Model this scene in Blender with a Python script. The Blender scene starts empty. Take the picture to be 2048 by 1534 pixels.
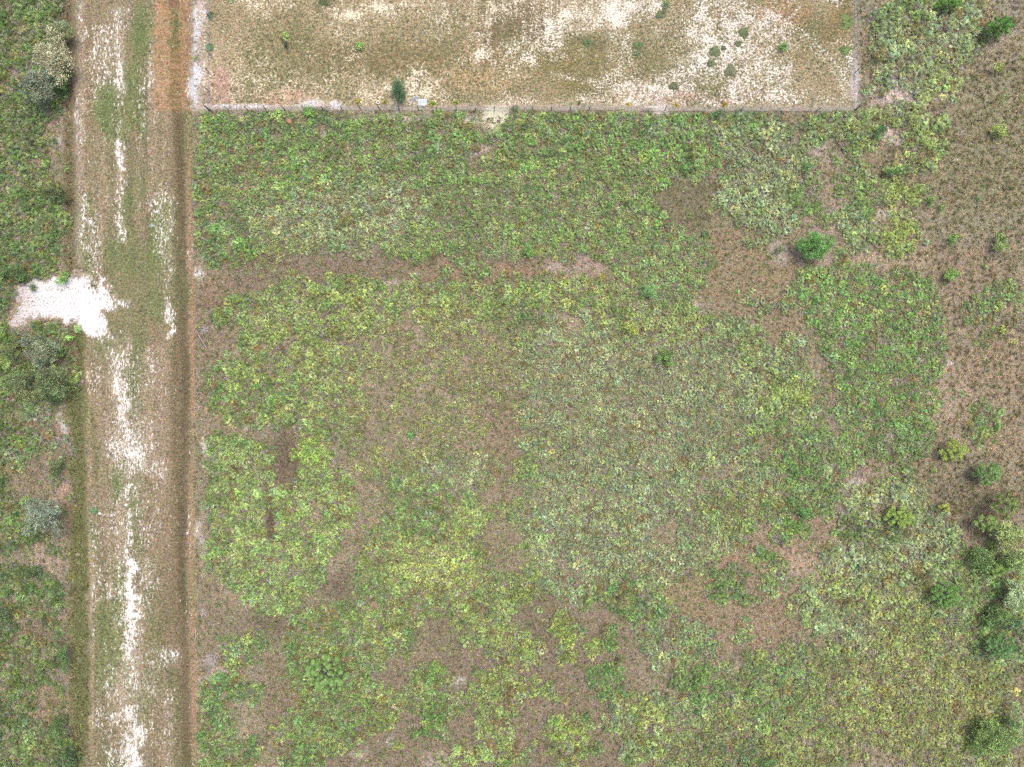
import bpy, math, random
import numpy as np
R_ = math.radians
C = bpy.context.scene.collection
SC = bpy.context.scene
rng = np.random.default_rng(7)
random.seed(7)

# ------------------------------------------------------------------ camera, sky, sun, exposure
H = 95.0                      # height of the camera above the ground
M = 0.07                      # metres per photograph pixel on the ground
cd = bpy.data.cameras.new('camera'); cam = bpy.data.objects.new('camera', cd); C.objects.link(cam)
cam.location = (0, 0, H); cam.rotation_euler = (0, 0, 0)
cd.sensor_width = 36; cd.lens = 36 * H / (2048 * M); cd.clip_start = 1; cd.clip_end = 6000
SC.camera = cam
SUN_EL, SUN_AZ = 68, 45      # azimuth: degrees clockwise from +Y the light comes from
wd = bpy.data.worlds.new('World'); SC.world = wd; wd.use_nodes = True
nt = wd.node_tree; bg = nt.nodes['Background']
sky = nt.nodes.new('ShaderNodeTexSky'); sky.sky_type = 'NISHITA'; sky.sun_disc = False
sky.sun_elevation = R_(SUN_EL); sky.sun_rotation = R_(SUN_AZ)
sky.air_density = 1.0; sky.dust_density = 4.0; sky.ozone_density = 1.0
nt.links.new(sky.outputs[0], bg.inputs[0]); bg.inputs[1].default_value = 0.12
sd = bpy.data.lights.new('sun', 'SUN'); sd.energy = .8; sd.angle = R_(28); sd.color = (1, .95, .88)
sun = bpy.data.objects.new('sun', sd); C.objects.link(sun)
sun.rotation_euler = (R_(90 - SUN_EL), 0, R_(180 - SUN_AZ)); sun.location = (0, 0, 60)
SC.view_settings.view_transform = 'Standard'; SC.view_settings.look = 'None'
SC.view_settings.gamma = 1; SC.view_settings.exposure = 1.36
SC.view_settings.use_curve_mapping = False
SC.cycles.use_denoising = False; SC.cycles.filter_width = 1.3; SC.cycles.max_bounces = 4; SC.cycles.diffuse_bounces = 2; SC.cycles.transmission_bounces = 2

# ------------------------------------------------------------------ helpers
K = 0.5
def lin(c, k=K):
    c = np.array(c, float) / 255
    return np.where(c <= 0.04045, c / 12.92, ((c + 0.055) / 1.055) ** 2.4) * k
def P(px, py, h=0.0):
    f = M * (1 - h / H)
    return ((px - 1024) * f, (767 - py) * f)
def fbm(x, y, s, seed, octs=4):
    r = np.zeros_like(x, float); a = 1; tot = 0
    for o in range(octs):
        g = np.random.default_rng(seed * 31 + o).random((257, 257))
        u = x / s + 1000.37 + o * 7.7; v = y / s + 1000.11 + o * 3.1
        i = np.floor(u).astype(int); j = np.floor(v).astype(int)
        fu = u - i; fv = v - j; fu = fu * fu * (3 - 2 * fu); fv = fv * fv * (3 - 2 * fv)
        i %= 256; j %= 256
        r += a * ((g[i, j] * (1 - fu) + g[i + 1, j] * fu) * (1 - fv) + (g[i, j + 1] * (1 - fu) + g[i + 1, j + 1] * fu) * fv)
        tot += a; a *= .5; s *= .5
    r = r / tot
    return np.clip((r - .5) * 1.5 + .5, 0, 1)
def sst(a, b, v):
    t = np.clip((v - a) / (b - a), 0, 1); return t * t * (3 - 2 * t)
def poly_sd(px, py, pts):
    d = np.full(px.shape, 1e9); ins = np.zeros(px.shape, bool); n = len(pts)
    for k in range(n):
        x0, y0 = pts[k]; x1, y1 = pts[(k + 1) % n]
        ex, ey = x1 - x0, y1 - y0
        t = np.clip(((px - x0) * ex + (py - y0) * ey) / (ex * ex + ey * ey + 1e-9), 0, 1)
        d = np.minimum(d, np.hypot(px - x0 - t * ex, py - y0 - t * ey))
        c = (y0 > py) != (y1 > py)
        ins ^= c & (px < (x1 - x0) * (py - y0) / (y1 - y0 + 1e-9) + x0)
    return np.where(ins, d, -d)
def pmask(px, py, pts, soft=10):
    return sst(-soft, soft, poly_sd(px, py, pts))
def emask(px, py, cx, cy, rx, ry, soft=.35, rot=0):
    c, s = math.cos(R_(rot)), math.sin(R_(rot))
    u = ((px - cx) * c + (py - cy) * s) / rx; v = (-(px - cx) * s + (py - cy) * c) / ry
    return 1 - sst(1 - soft, 1 + soft, np.hypot(u, v))
def lmask(px, py, pts, w, soft=.5):
    d = np.full(px.shape, 1e9)
    for (x0, y0), (x1, y1) in zip(pts[:-1], pts[1:]):
        ex, ey = x1 - x0, y1 - y0
        t = np.clip(((px - x0) * ex + (py - y0) * ey) / (ex * ex + ey * ey + 1e-9), 0, 1)
        d = np.minimum(d, np.hypot(px - x0 - t * ex, py - y0 - t * ey))
    return 1 - sst(1 - soft, 1 + soft, d / w)
def rect(px, py, x0, y0, x1, y1, soft=4):
    return sst(x0 - soft, x0 + soft, px) * (1 - sst(x1 - soft, x1 + soft, px)) * sst(y0 - soft, y0 + soft, py) * (1 - sst(y1 - soft, y1 + soft, py))

FIELD = [(404, -2600), (404, 217), (1711, 217), (1711, -2600)]
TRACK_L = [(148, -3000), (142, 0), (146, 200), (152, 400), (160, 560), (172, 660), (168, 800), (172, 1000), (178, 1200), (180, 1534), (190, 4500)]
def track_left(py):
    ys = [p[1] for p in TRACK_L]; xs = [p[0] for p in TRACK_L]
    return np.interp(py, ys, xs)
def track_right(py):
    return np.interp(py, [-3000, 0, 400, 800, 1534, 4500], [384, 384, 386, 388, 392, 400])
TURNOUT = [(42, 566), (90, 562), (122, 566), (165, 553), (172, 580), (186, 585), (212, 556), (222, 580), (232, 600), (252, 606), (250, 614), (222, 622), (200, 636),
           (205, 655), (215, 672), (190, 668), (170, 655), (150, 640), (112, 640), (70, 636), (48, 660), (20, 664), (36, 630), (48, 608), (38, 590)]

# ---- vegetation density and tint (photograph pixels)
YG = (142, 164, 80); GR = (110, 144, 68); DG = (84, 114, 60); BL = (142, 162, 112); OL = (138, 150, 78); BG = (98, 138, 70)
VEG = []
def vp(shape, d, col, sc=1.0, soft=12, warp=1.0): VEG.append((shape, d, col, sc, soft, warp))
# left of the track
vp([(-900, -900), (150, -900), (128, 60), (120, 240), (122, 330), (130, 420), (122, 545), (60, 562), (30, 600), (20, 640), (60, 650), (100, 650), (140, 670), (146, 760), (120, 830), (60, 860),
    (30, 960), (30, 1000), (55, 1000), (110, 1100), (120, 1180), (128, 1240), (120, 1300), (100, 1360), (80, 1420), (110, 1470), (140, 1534), (140, 2500), (-900, 2500)], .9, GR, 1.25)
vp((60, 470, 70, 60), .98, YG, 1.2); vp((50, 120, 60, 90), .95, GR, 1.2); vp((60, 540, 60, 30), .9, DG, 1.1)
vp((90, 250, 32, 40), .25, GR, 1); vp((110, 330, 20, 60), .3, GR, 1); vp((40, 260, 40, 60), .75, GR, 1.1)
vp((70, 900, 75, 70), .28, BL, 1); vp((45, 885, 26, 24), .8, GR, 1); vp((20, 1000, 30, 40), .35, GR, 1)
vp((70, 1120, 55, 30), .2, GR, 1); vp((15, 1080, 30, 40), .9, YG, 1.1); vp((70, 1200, 60, 48), .95, GR, 1.2)
vp((70, 1268, 60, 22), .25, GR, 1); vp((45, 1340, 60, 60), .95, YG, 1.15); vp((100, 1400, 30, 50), .2, GR, 1)
vp((50, 1500, 55, 45), .9, YG, 1.1); vp((20, 1240, 22, 30), .7, DG, 1.1)
vp([(-300, 1060), (100, 1060), (122, 1130), (128, 1240), (130, 1534), (-300, 1534)], .82, (100, 132, 68), 1.0); vp((65, 1210, 62, 50), 1.2, (104, 140, 68), 1.0); vp((50, 1350, 60, 60), 1.2, (118, 150, 70), 1.0); vp((50, 1500, 70, 50), 1.1, (112, 146, 70), 1.0)
vp((102, 1400, 26, 50), .15, GR, 1); vp((70, 1270, 56, 18), .2, GR, 1); vp((70, 1120, 60, 34), .2, GR, 1); vp((70, 960, 60, 26), .15, BL, 1); vp((110, 330, 18, 50), .25, GR, 1); vp((108, 245, 24, 34), .15, GR, 1); vp((20, 860, 20, 16), .9, GR, 1)
vp([(-300, -200), (120, -200), (118, 240), (96, 250), (90, 330), (125, 420), (122, 545), (-300, 545)], 1.15, (106, 142, 64), 1.0)
# scrub: wide base mass
vp([(392, 226), (700, 226), (1000, 232), (1200, 226), (1432, 226), (1440, 300), (1405, 352), (1310, 362), (1296, 392), (1325, 432), (1300, 470), (1255, 485), (1215, 520),
    (1130, 510), (1040, 512), (900, 520), (780, 498), (700, 490), (640, 505), (560, 500), (470, 512), (400, 525), (386, 480), (394, 350)], 1.0, (112, 152, 62), .82)
vp((680, 430, 190, 60), .62, BL, .72); vp((470, 350, 70, 90), .62, GR, .7); vp((430, 470, 50, 55), .95, BG, .95)
vp((1000, 430, 150, 90), .93, GR, .7); vp((1170, 400, 120, 80), .9, GR, .7); vp((1330, 300, 100, 60), 1.3, (106, 154, 58), .85); vp((1280, 250, 110, 30), .95, BG, .9)
vp((880, 300, 60, 40), .95, BG, .85); vp((960, 310, 28, 22), .2, GR, .8); vp((740, 305, 60, 25), .55, GR, .8)
vp((1190, 295, 40, 15), .5, GR, .8); vp((1080, 275, 30, 25), .45, GR, .8); vp((650, 262, 22, 8), .1, GR, .8); vp((1005, 352, 32, 9, 55), .08, GR, .8)
vp((880, 232, 140, 12), .35, GR, .8); vp((960, 245, 50, 18), .3, GR, .8)
vp((560, 250, 150, 22), .85, BG, .9)
vp([(1432, 270), (1470, 255), (1560, 250), (1602, 300), (1622, 380), (1600, 455), (1550, 478), (1500, 452), (1425, 430), (1418, 385), (1450, 345)], .66, BL, .85)
vp((1595, 385, 34, 36), .9, BG, .95); vp((1470, 390, 40, 35), .7, BL, .8); vp((1500, 250, 70, 20), .8, BG, .85)
vp([(1245, 495), (1330, 458), (1415, 466), (1425, 520), (1418, 575), (1380, 604), (1300, 598), (1235, 545)], 1.3, (124, 162, 84), .66, 8, .6)
# right band beside the field corner
vp([(1735, 180), (1745, 40), (1800, 10), (1850, -400), (1960, -400), (1955, 60), (1935, 120), (1925, 190), (1880, 195), (1830, 185), (1760, 195)], .85, BL, 1.05)
vp((1890, 160, 45, 30), .95, YG, 1.0); vp((1830, 30, 60, 30), .9, GR, 1)
vp([(1730, 200), (1760, 215), (1790, 200), (1840, 205), (1895, 225), (1895, 300), (1850, 340), (1790, 340), (1800, 270), (1770, 250), (1755, 290), (1725, 290), (1722, 220)], .85, YG, 1)
vp((1790, 190, 40, 22), .1, BL, 1); vp((1785, 275, 20, 14), .06, BL, 1)
vp((1660, 260, 55, 40), .5, GR, .9); vp((1700, 270, 30, 40), .75, GR, .95); vp((1690, 350, 40, 40), .55, GR, .9)
vp((1725, 405, 22, 35), .9, GR, 1); vp((1645, 430, 22, 25), .75, GR, .9); vp((1710, 470, 28, 38), .8, BL, .9); vp((1795, 470, 44, 40), .95, YG, 1)
vp((1800, 385, 60, 24), .8, YG, .9); vp((1850, 300, 40, 30), .9, GR, 1); vp((1692, 530, 16, 18), .85, GR, .9)
vp((620, 512, 150, 12), .35, OL, .7); vp((700, 566, 200, 14), .4, OL, .7); vp((540, 540, 60, 20), .25, OL, .7); vp((900, 520, 120, 8), .4, GR, .7)
# mid right patch
vp([(1592, 548), (1640, 540), (1700, 534), (1760, 545), (1830, 545), (1872, 590), (1880, 640), (1892, 720), (1862, 790), (1872, 860), (1850, 915), (1700, 922), (1655, 905),
    (1672, 850), (1668, 790), (1650, 700), (1602, 620), (1572, 592)], 1.35, (104, 152, 62), .72, 8, .6)
vp((1520, 600, 50, 16), .35, BL, .7); vp((1600, 690, 26, 40, -30), .45, BL, .7); vp((1640, 800, 24, 50), .45, GR, .7); vp((1520, 490, 26, 12), .5, BL, .7)
vp((1745, 680, 35, 14), .8, GR, .7); vp((1840, 620, 30, 30), .6, GR, .7); vp((1780, 880, 60, 35), .85, BG, .72)
vp((1985, 605, 45, 45), .55, GR, .75); vp((1980, 680, 30, 20), .4, GR, .7); vp((1965, 840, 42, 40), .6, GR, .75)
vp((1590, 930, 60, 90), .6, BG, .85); vp((1650, 910, 40, 40), .6, GR, .7)
# central mass
CEN = [(470, 600), (560, 565), (680, 560), (780, 572), (930, 552), (1010, 565), (1120, 560), (1210, 555), (1250, 575), (1300, 600), (1400, 605), (1500, 640), (1560, 680), (1600, 740), (1625, 790),
       (1600, 850), (1560, 870), (1500, 900), (1560, 960), (1590, 990), (1500, 1060), (1400, 1160), (1290, 1180), (1200, 1210), (1100, 1200), (1060, 1150), (1040, 1200), (960, 1230), (760, 1250),
       (640, 1300), (570, 1280), (640, 1130), (560, 950), (560, 880), (500, 860), (440, 820), (420, 760), (470, 700), (480, 640)]
vp(CEN, .70, GR, .75, 20)
vp([(550, 570), (700, 562), (780, 574), (930, 556), (1010, 566), (1230, 562), (1240, 600), (1180, 630), (1060, 620), (960, 640), (880, 660), (760, 700), (700, 800), (640, 860), (540, 850), (440, 790), (450, 740), (490, 660)], .76, YG, .92)
vp((520, 790, 90, 60), .7, GR, .95); vp((530, 700, 60, 40), .8, YG, 1); vp((460, 620, 35, 30), .45, GR, .9)
vp((860, 640, 90, 26), .5, YG, .8); vp((830, 700, 130, 60), .32, OL, .65)
vp((860, 820, 180, 130), .34, OL, .6); vp((960, 730, 90, 90), .42, OL, .6); vp((1000, 900, 45, 120), .14, OL, .6, 12, 1)
vp([(1040, 720), (1200, 660), (1380, 660), (1480, 740), (1475, 880), (1380, 920), (1240, 960), (1100, 980), (1050, 860)], .95, BL, .62)
vp((1120, 690, 60, 70), .72, BL, .65); vp((1130, 640, 35, 18), .25, BL, .7)
vp([(1380, 610), (1500, 640), (1570, 690), (1610, 760), (1600, 835), (1520, 850), (1470, 780), (1430, 700)], 1.1, BL, .85)
vp((1560, 790, 50, 45), .92, YG, .9); vp((1490, 690, 50, 40), .9, YG, .9); vp((1330, 640, 100, 30), .72, YG, .85)
vp((1250, 660, 40, 24), .95, YG, .85)
vp([(1040, 960), (1200, 950), (1380, 930), (1500, 900), (1560, 960), (1540, 1010), (1480, 1080), (1380, 1150), (1290, 1160), (1200, 1205), (1100, 1195), (1040, 1100)], .72, BL, .75)
vp((1330, 1070, 50, 28), .2, BL, .7); vp((1180, 1150, 80, 24), .45, BL, .7); vp((1440, 960, 55, 28), .25, BL, .7, 12); vp((1470, 1010, 70, 50), .85, YG, .8)
vp((930, 940, 80, 40), .5, BL, .7); vp((830, 1010, 90, 50), .62, GR, .8); vp((960, 1040, 45, 45), .7, YG, .8); vp((1010, 1080, 30, 50), .1, YG, .8)
vp((740, 1010, 22, 36), .05, GR, .8); vp((730, 930, 40, 50), .3, OL, .7)
vp((780, 1110, 90, 45), .75, YG, .75); vp((880, 1140, 85, 55), 1.2, (172, 190, 92), .75); vp((740, 1190, 60, 40), .6, GR, .8)
vp((660, 1270, 80, 60), .85, YG, .8); vp((790, 1235, 70, 26), .7, YG, .8); vp((780, 1290, 60, 30), .5, GR, .8)
# clump with a sharp edge, lower left
vp([(392, 850), (470, 850), (560, 862), (610, 850), (680, 870), (690, 920), (735, 960), (735, 1060), (715, 1110), (710, 1190), (640, 1225), (590, 1250), (560, 1290), (470, 1270), (440, 1180), (392, 1160)], .04, GR, .85, 8, .3)
vp([(412, 880), (430, 868), (480, 872), (520, 890), (552, 900), (552, 985), (535, 1010), (524, 1040), (535, 1075), (560, 1060), (535, 1010), (560, 975), (600, 955), (635, 950), (655, 935), (690, 940), (712, 995),
    (700, 1040), (690, 1085), (655, 1125), (648, 1160), (600, 1212), (560, 1230), (518, 1228), (488, 1198), (478, 1175), (412, 1138), (414, 1090), (425, 1060), (412, 1010), (420, 960)], 1.75, (138, 168, 86), .84, 4, .14)
vp((622, 903, 42, 44), 1.75, (132, 164, 84), .84, 4, .14)
vp((541, 1045, 15, 52, 6), -.2, GR, .8, 4, .4); vp((578, 945, 34, 16, -62), -.2, GR, .8, 4, .5); vp((632, 1022, 12, 24), -.2, GR, .8, 4, .5); vp((625, 1065, 26, 7, 10), .1, GR, .8, 4, .5)
vp([(655, 1130), (700, 1110), (712, 1160), (690, 1185), (640, 1205), (575, 1240), (572, 1285), (520, 1262), (470, 1265), (450, 1230), (510, 1238), (562, 1236), (610, 1212), (652, 1170)], .0, GR, .8, 5, .5)
vp((572, 895, 20, 40, 10), -.2, GR, .8, 5, .5); vp((1000, 1120, 40, 24), .1, YG, .8); vp((690, 1075, 14, 20, -40), .0, GR, .8, 4, .5)
# lower half patches
vp((1400, 1180, 60, 26), .04, OL, .7); vp((1590, 1160, 60, 70), .03, OL, .7); vp((1530, 1240, 80, 44), .03, OL, .7); vp((1660, 1100, 26, 40), .03, OL, .7); vp((1680, 960, 60, 20, -20), .1, OL, .7); vp((1500, 1100, 60, 20, -30), .05, OL, .7)
vp((490, 1310, 60, 36), .72, BG, .85); vp((480, 1380, 50, 24), .7, BG, .85); vp((415, 1380, 24, 26), .8, BG, .9); vp((440, 1450, 44, 40), .75, BG, .9); vp((470, 1510, 60, 36), .85, GR, .9)
vp((560, 1370, 40, 60), .1, GR, .9); vp((660, 1350, 70, 50), .95, GR, .9)
vp([(550, 1440), (600, 1400), (700, 1380), (760, 1400), (780, 1440), (770, 1465), (700, 1475), (640, 1490), (600, 1490), (545, 1460)], .82, YG, .9)
vp([(575, 1235), (700, 1215), (760, 1260), (770, 1340), (790, 1420), (770, 1470), (640, 1490), (560, 1470), (600, 1400), (590, 1330)], .95, (116, 148, 70), .8)
vp((660, 1440, 80, 30), 1.0, GR, .8); vp((610, 1520, 30, 24), .85, BG, .9); vp((700, 1300, 50, 30), .8, GR, .85); vp((800, 1340, 50, 20), .08, GR, .8); vp((865, 1400, 60, 40), .55, GR, .85); vp((870, 1345, 34, 26), .75, GR, .85); vp((865, 1440, 36, 30), .8, BG, .85)
vp((800, 1400, 40, 36), .6, YG, .85); vp((920, 1370, 36, 14), .05, GR, .8); vp((760, 1500, 90, 24), .12, GR, .8); vp((900, 1280, 24, 44), .12, OL, .7)
vp((990, 1220, 40, 60), .85, YG, .85); vp((1000, 1310, 45, 30), .7, YG, .85); vp((935, 1240, 28, 40), .7, YG, .8)
vp((1120, 1290, 34, 45), .85, YG, .85); vp((1060, 1190, 22, 20), .7, YG, .85); vp((1050, 1290, 24, 34), .6, YG, .8); vp((1085, 1260, 22, 60), .04, OL, .7)
vp((1020, 1380, 90, 40), .75, YG, .85); vp((1000, 1450, 60, 40), .75, YG, .85); vp((1130, 1460, 42, 34), .95, YG, .9); vp((960, 1510, 80, 26), .6, YG, .85); vp((1150, 1510, 60, 24), .75, GR, .85)
vp((1060, 1440, 24, 40), .05, OL, .7); vp((1190, 1340, 26, 20), .05, OL, .7)
vp((1215, 1355, 34, 38), .95, BG, .9); vp((1235, 1440, 34, 38), .85, BL, .9); vp((1190, 1290, 20, 20), .6, YG, .85); vp((1260, 1340, 20, 30), .05, OL, .7)
vp((1260, 1190, 70, 40), .7, BG, .9); vp((1320, 1220, 34, 30), .7, BG, .9); vp((1310, 1290, 34, 50), .72, BL, .9); vp((1220, 1270, 16, 20), .6, BG, .9)
vp((1390, 1270, 32, 36), .9, BL, .95); vp((1380, 1310, 30, 20), .7, BL, .9); vp((1392, 1360, 48, 44), 1.0, BG, .95); vp((1330, 1390, 30, 20), .6, BL, .9)
vp((1450, 1165, 34, 30), .92, BG, .95); vp((1480, 1270, 24, 18), .8, BL, .9); vp((1485, 1235, 10, 10), .7, BL, .9); vp((1400, 1420, 30, 22), .5, BL, .85); vp((1385, 1440, 24, 18), .8, BL, .9)
vp((1300, 1420, 40, 30), .6, YG, .85); vp((1330, 1480, 60, 22), .7, YG, .9); vp((1380, 1510, 60, 30), .7, YG, .85); vp((1280, 1500, 40, 30), .6, GR, .9)
vp((1240, 1080, 30, 20), .6, BL, .8)
# lower right
vp([(1490, 1300), (1560, 1290), (1640, 1300), (1700, 1200), (1760, 1180), (1840, 1150), (1900, 1100), (1960, 1090), (2060, 1150), (2400, 1150), (2400, 2400), (1300, 2400), (1330, 1534), (1400, 1480), (1430, 1420), (1470, 1380)], .86, OL, .8)
vp((1540, 1380, 80, 70), .85, GR, .8); vp((1800, 1380, 160, 100), .92, (150, 160, 78), .78); vp((1960, 1190, 80, 70), .92, GR, .8); vp((1900, 1150, 40, 40), .9, DG, .8)
vp([(1850, 1090), (1960, 1085), (2070, 1150), (2070, 1340), (1990, 1350), (1900, 1260), (1850, 1200)], 1.15, (108, 140, 66), .9)
vp((1450, 1500, 70, 34), .9, DG, .85); vp((1560, 1330, 50, 24), .85, GR, .85); vp((1730, 1520, 40, 12), .3, OL, .8); vp((1600, 1440, 50, 20), .6, GR, .8)
vp((1620, 1210, 45, 45), .72, BL, .9); vp((1690, 1250, 60, 40), .65, BL, .85); vp((1700, 1170, 60, 40), .8, YG, .85)
vp([(1630, 1120), (1680, 1080), (1760, 1030), (1850, 1010), (1930, 1040), (1935, 1080), (1880, 1110), (1840, 1150), (1750, 1160), (1660, 1150)], .82, BL, .9)
vp((1740, 1060, 60, 34), .95, DG, .9); vp((1690, 990, 46, 40), .82, BL, .95); vp((1780, 980, 60, 40), .7, BL, .9); vp((1590, 1050, 40, 32), .88, BG, .95); vp((1640, 1000, 24, 20), .6, BG, .9)
vp((1530, 1110, 30, 26), .7, BG, .9); vp((1550, 1165, 26, 30), .75, BL, .9); vp((1690, 1020, 30, 14), .5, BL, .9); vp((1800, 940, 60, 16), .35, GR, .8); vp((1560, 900, 40, 25), .35, GR, .8)
vp([(2030, 1340), (2020, 1480), (2030, 1560), (2200, 1560), (2200, 1340)], .1, OL, .8); vp([(1700, 1505), (1760, 1490), (1800, 1510), (1790, 1560), (1690, 1560)], .15, OL, .8)

def warp(px, py, amp):
    return px + (fbm(px, py, 38, 11, 3) - .5) * amp, py + (fbm(px, py, 38, 12, 3) - .5) * amp
def veg(px, py):
    wx, wy = warp(px, py, 46)
    D = np.full(px.shape, .05); T = np.tile(lin(GR), (len(px), 1)); S = np.full(px.shape, .8)
    out = sst(0, 300, np.maximum(np.maximum(px - 2100, -60 - px), np.maximum(py - 1600, 0)))
    D = D * (1 - out) + .6 * out
    for sh, d, col, sc, soft, wa in VEG:
        X = px + (wx - px) * wa; Y = py + (wy - py) * wa
        m = emask(X, Y, *sh[:4], .4, *(sh[4:] or ())) if isinstance(sh, tuple) else pmask(X, Y, sh, soft)
        D = D * (1 - m) + d * m; T = T * (1 - m)[:, None] + lin(col) * m[:, None]; S = S * (1 - m) + sc * m
    fence_gap = sst(0, 10, py - 220) 
    tr = (px > track_left(py) - 12) & (px < track_right(py) + 6)
    fl = (px > 396) & (px < 1722) & (py < 226)
    tn = poly_sd(px, py, TURNOUT) > -4
    D = np.where(tr | fl | tn, 0, D)
    return D, T, S
def veg_prob(px, py, D):
    n = fbm(px, py, 34, 21, 3) * .52 + fbm(px, py, 12, 22, 3) * .48
    D = D + .13 * sst(.2, .5, D) * (1 - sst(.9, 1.1, D)) + .10 * sst(.03, .2, D)
    return np.clip(sst(-.13, .13, D * .99 - n * .98) + .012 * (D > .03), 0, 1)

# ---- ground colours (photograph pixels) : list of paints
GRD = []   # painted in order
def gp(kind, args, col=None, sand=None, green=None, sc=None, a=1.0, w=1.0): GRD.append((kind, args, col, sand, green, sc, a, w))
WHT = (255, 250, 244); CRM = (255, 236, 198); PNK = (214, 188, 178)
BRN = (150, 130, 104)
# open dry grass on the right
gp('p', ([(1500, -900), (3500, -900), (3500, 1100), (1960, 1050), (1880, 960), (1880, 600), (1860, 420), (1900, 250), (1960, 60), (1700, 30)], 40), (158, 146, 122), .10)
gp('p', ([(1890, 200), (2100, 100), (2100, 420), (1880, 420), (1850, 350)], 30), (152, 142, 110), .05)
gp('e', (1960, 760, 120, 120), (168, 142, 118), .10); gp('e', (1930, 560, 90, 60), (166, 142, 120), .10); gp('e', (2020, 880, 60, 60), (164, 144, 118), .08)
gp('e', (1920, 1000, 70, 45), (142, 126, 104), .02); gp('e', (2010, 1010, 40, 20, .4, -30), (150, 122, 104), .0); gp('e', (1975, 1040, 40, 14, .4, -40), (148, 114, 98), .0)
gp('e', (1890, 800, 50, 70), (178, 152, 134), .12); gp('e', (1830, 790, 40, 12, .4, -35), (190, 170, 158), .2)
# lane and orange grass
gp('p', ([(450, 515), (700, 500), (1000, 520), (1130, 515), (1130, 565), (900, 560), (700, 560), (560, 560), (470, 600)], 12), (146, 124, 104), .03)
gp('e', (980, 545, 150, 14), (164, 130, 100), .02); gp('e', (1110, 540, 26, 18), (196, 166, 150), .2); gp('e', (1175, 530, 30, 20), (190, 160, 140), .12)
gp('e', (780, 560, 30, 7), (196, 172, 158), .3)
gp('p', ([(1425, 455), (1500, 460), (1590, 490), (1590, 560), (1550, 590), (1600, 650), (1630, 720), (1600, 730), (1530, 640), (1430, 600), (1410, 560)], 22), (160, 136, 102), .03)
gp('p', ([(1305, 365), (1430, 360), (1425, 450), (1330, 462), (1290, 450)], 10), (134, 124, 92), .02)
gp('e', (1690, 520, 90, 14), (178, 150, 130), .1); gp('e', (1560, 500, 22, 26), (200, 180, 160), .3); gp('e', (1790, 515, 70, 16), (186, 160, 136), .12); gp('e', (1650, 450, 20, 40), (190, 160, 140), .12)
gp('e', (1790, 190, 42, 24), (222, 196, 190), .3); gp('e', (1780, 278, 22, 16), (216, 190, 184), .3); gp('e', (1870, 190, 30, 12), (206, 184, 178), .2); gp('e', (1630, 300, 22, 14), (200, 176, 164), .2)
gp('e', (1755, 400, 8, 26), (214, 196, 186), .3); gp('e', (1770, 420, 22, 9), (214, 196, 186), .3); gp('e', (1680, 400, 14, 20), (196, 164, 140), .1); gp('e', (1660, 325, 20, 12), (196, 160, 150), .1)
gp('e', (1600, 825, 18, 5), (240, 224, 214), .6); gp('e', (1602, 770, 14, 6), (230, 214, 204), .5); gp('e', (1912, 325, 10, 4), (226, 206, 190), .4); gp('e', (1912, 718, 8, 5), (240, 225, 215), .6)
gp('e', (1850, 635, 16, 8), (196, 170, 160), .2); gp('e', (1818, 842, 8, 6), (200, 190, 190), .3); gp('e', (1785, 875, 8, 6), (214, 200, 196), .3)
# lower right brown openings
gp('p', ([(1240, 1150), (1400, 1130), (1520, 1070), (1600, 1000), (1680, 940), (1760, 920), (1780, 950), (1700, 1010), (1640, 1080), (1640, 1140), (1600, 1260), (1560, 1300), (1400, 1300), (1330, 1240)], 20), (166, 136, 112), .04)
gp('e', (1600, 1130, 40, 40), (188, 156, 136), .06); gp('e', (1380, 1190, 60, 34), (160, 140, 100), .02); gp('e', (1720, 960, 60, 20, .4, -20), (196, 168, 148), .12); gp('e', (1700, 950, 16, 8), (222, 200, 190), .4)
gp('p', ([(700, 1330), (1250, 1200), (1300, 1534), (1200, 1700), (600, 1700), (560, 1480)], 40), (148, 126, 106), .03)
gp('e', (900, 1270, 30, 60), (140, 122, 100), .02); gp('e', (1020, 1200, 90, 26), (134, 114, 96), .01); gp('e', (1090, 1260, 60, 60), (140, 122, 98), .01); gp('e', (530, 1250, 60, 26), (130, 112, 92), .0)
gp('e', (570, 920, 40, 60), (120, 100, 80), .0); gp('e', (545, 1050, 22, 50), (106, 90, 76), .0); gp('e', (680, 1170, 40, 30), (132, 114, 96), .0); gp('e', (560, 1400, 34, 80), (146, 122, 100), .02)
gp('e', (913, 1362, 16, 9), (198, 188, 184), .3); gp('e', (715, 1510, 12, 9), (200, 190, 180), .3); gp('e', (780, 1490, 10, 10), (170, 165, 170), .2); gp('e', (1140, 1492, 26, 14), (190, 178, 178), .3)
gp('e', (875, 1515, 22, 20), (170, 150, 140), .25); gp('e', (1000, 885, 40, 110), (156, 130, 106), .03); gp('e', (1130, 650, 40, 20), (178, 150, 130), .1)
gp('e', (490, 1320, 20, 90), (160, 136, 122), .06); gp('e', (420, 1240, 30, 120), (156, 132, 110), .06); gp('e', (430, 1350, 22, 20), (200, 178, 168), .2)
gp('e', (545, 630, 26, 12), (216, 190, 186), .3); gp('e', (490, 853, 10, 8), WHT, .8); gp('e', (410, 900, 9, 22), (224, 206, 196), .4); gp('e', (405, 1080, 10, 40), (210, 190, 178), .35)
gp('e', (545, 838, 14, 20), (200, 178, 170), .2); gp('e', (420, 700, 40, 120), (150, 128, 106), .05); gp('e', (430, 590, 40, 40), (160, 126, 104), .05); gp('e', (500, 720, 34, 22), (210, 178, 172), .2)
gp('e', (1010, 350, 38, 7, .4, 55), (224, 200, 190), .5); gp('e', (652, 263, 18, 7), (220, 198, 192), .5); gp('e', (960, 300, 20, 10), (204, 176, 172), .3); gp('e', (388, 550, 9, 7), WHT, .7)
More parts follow.
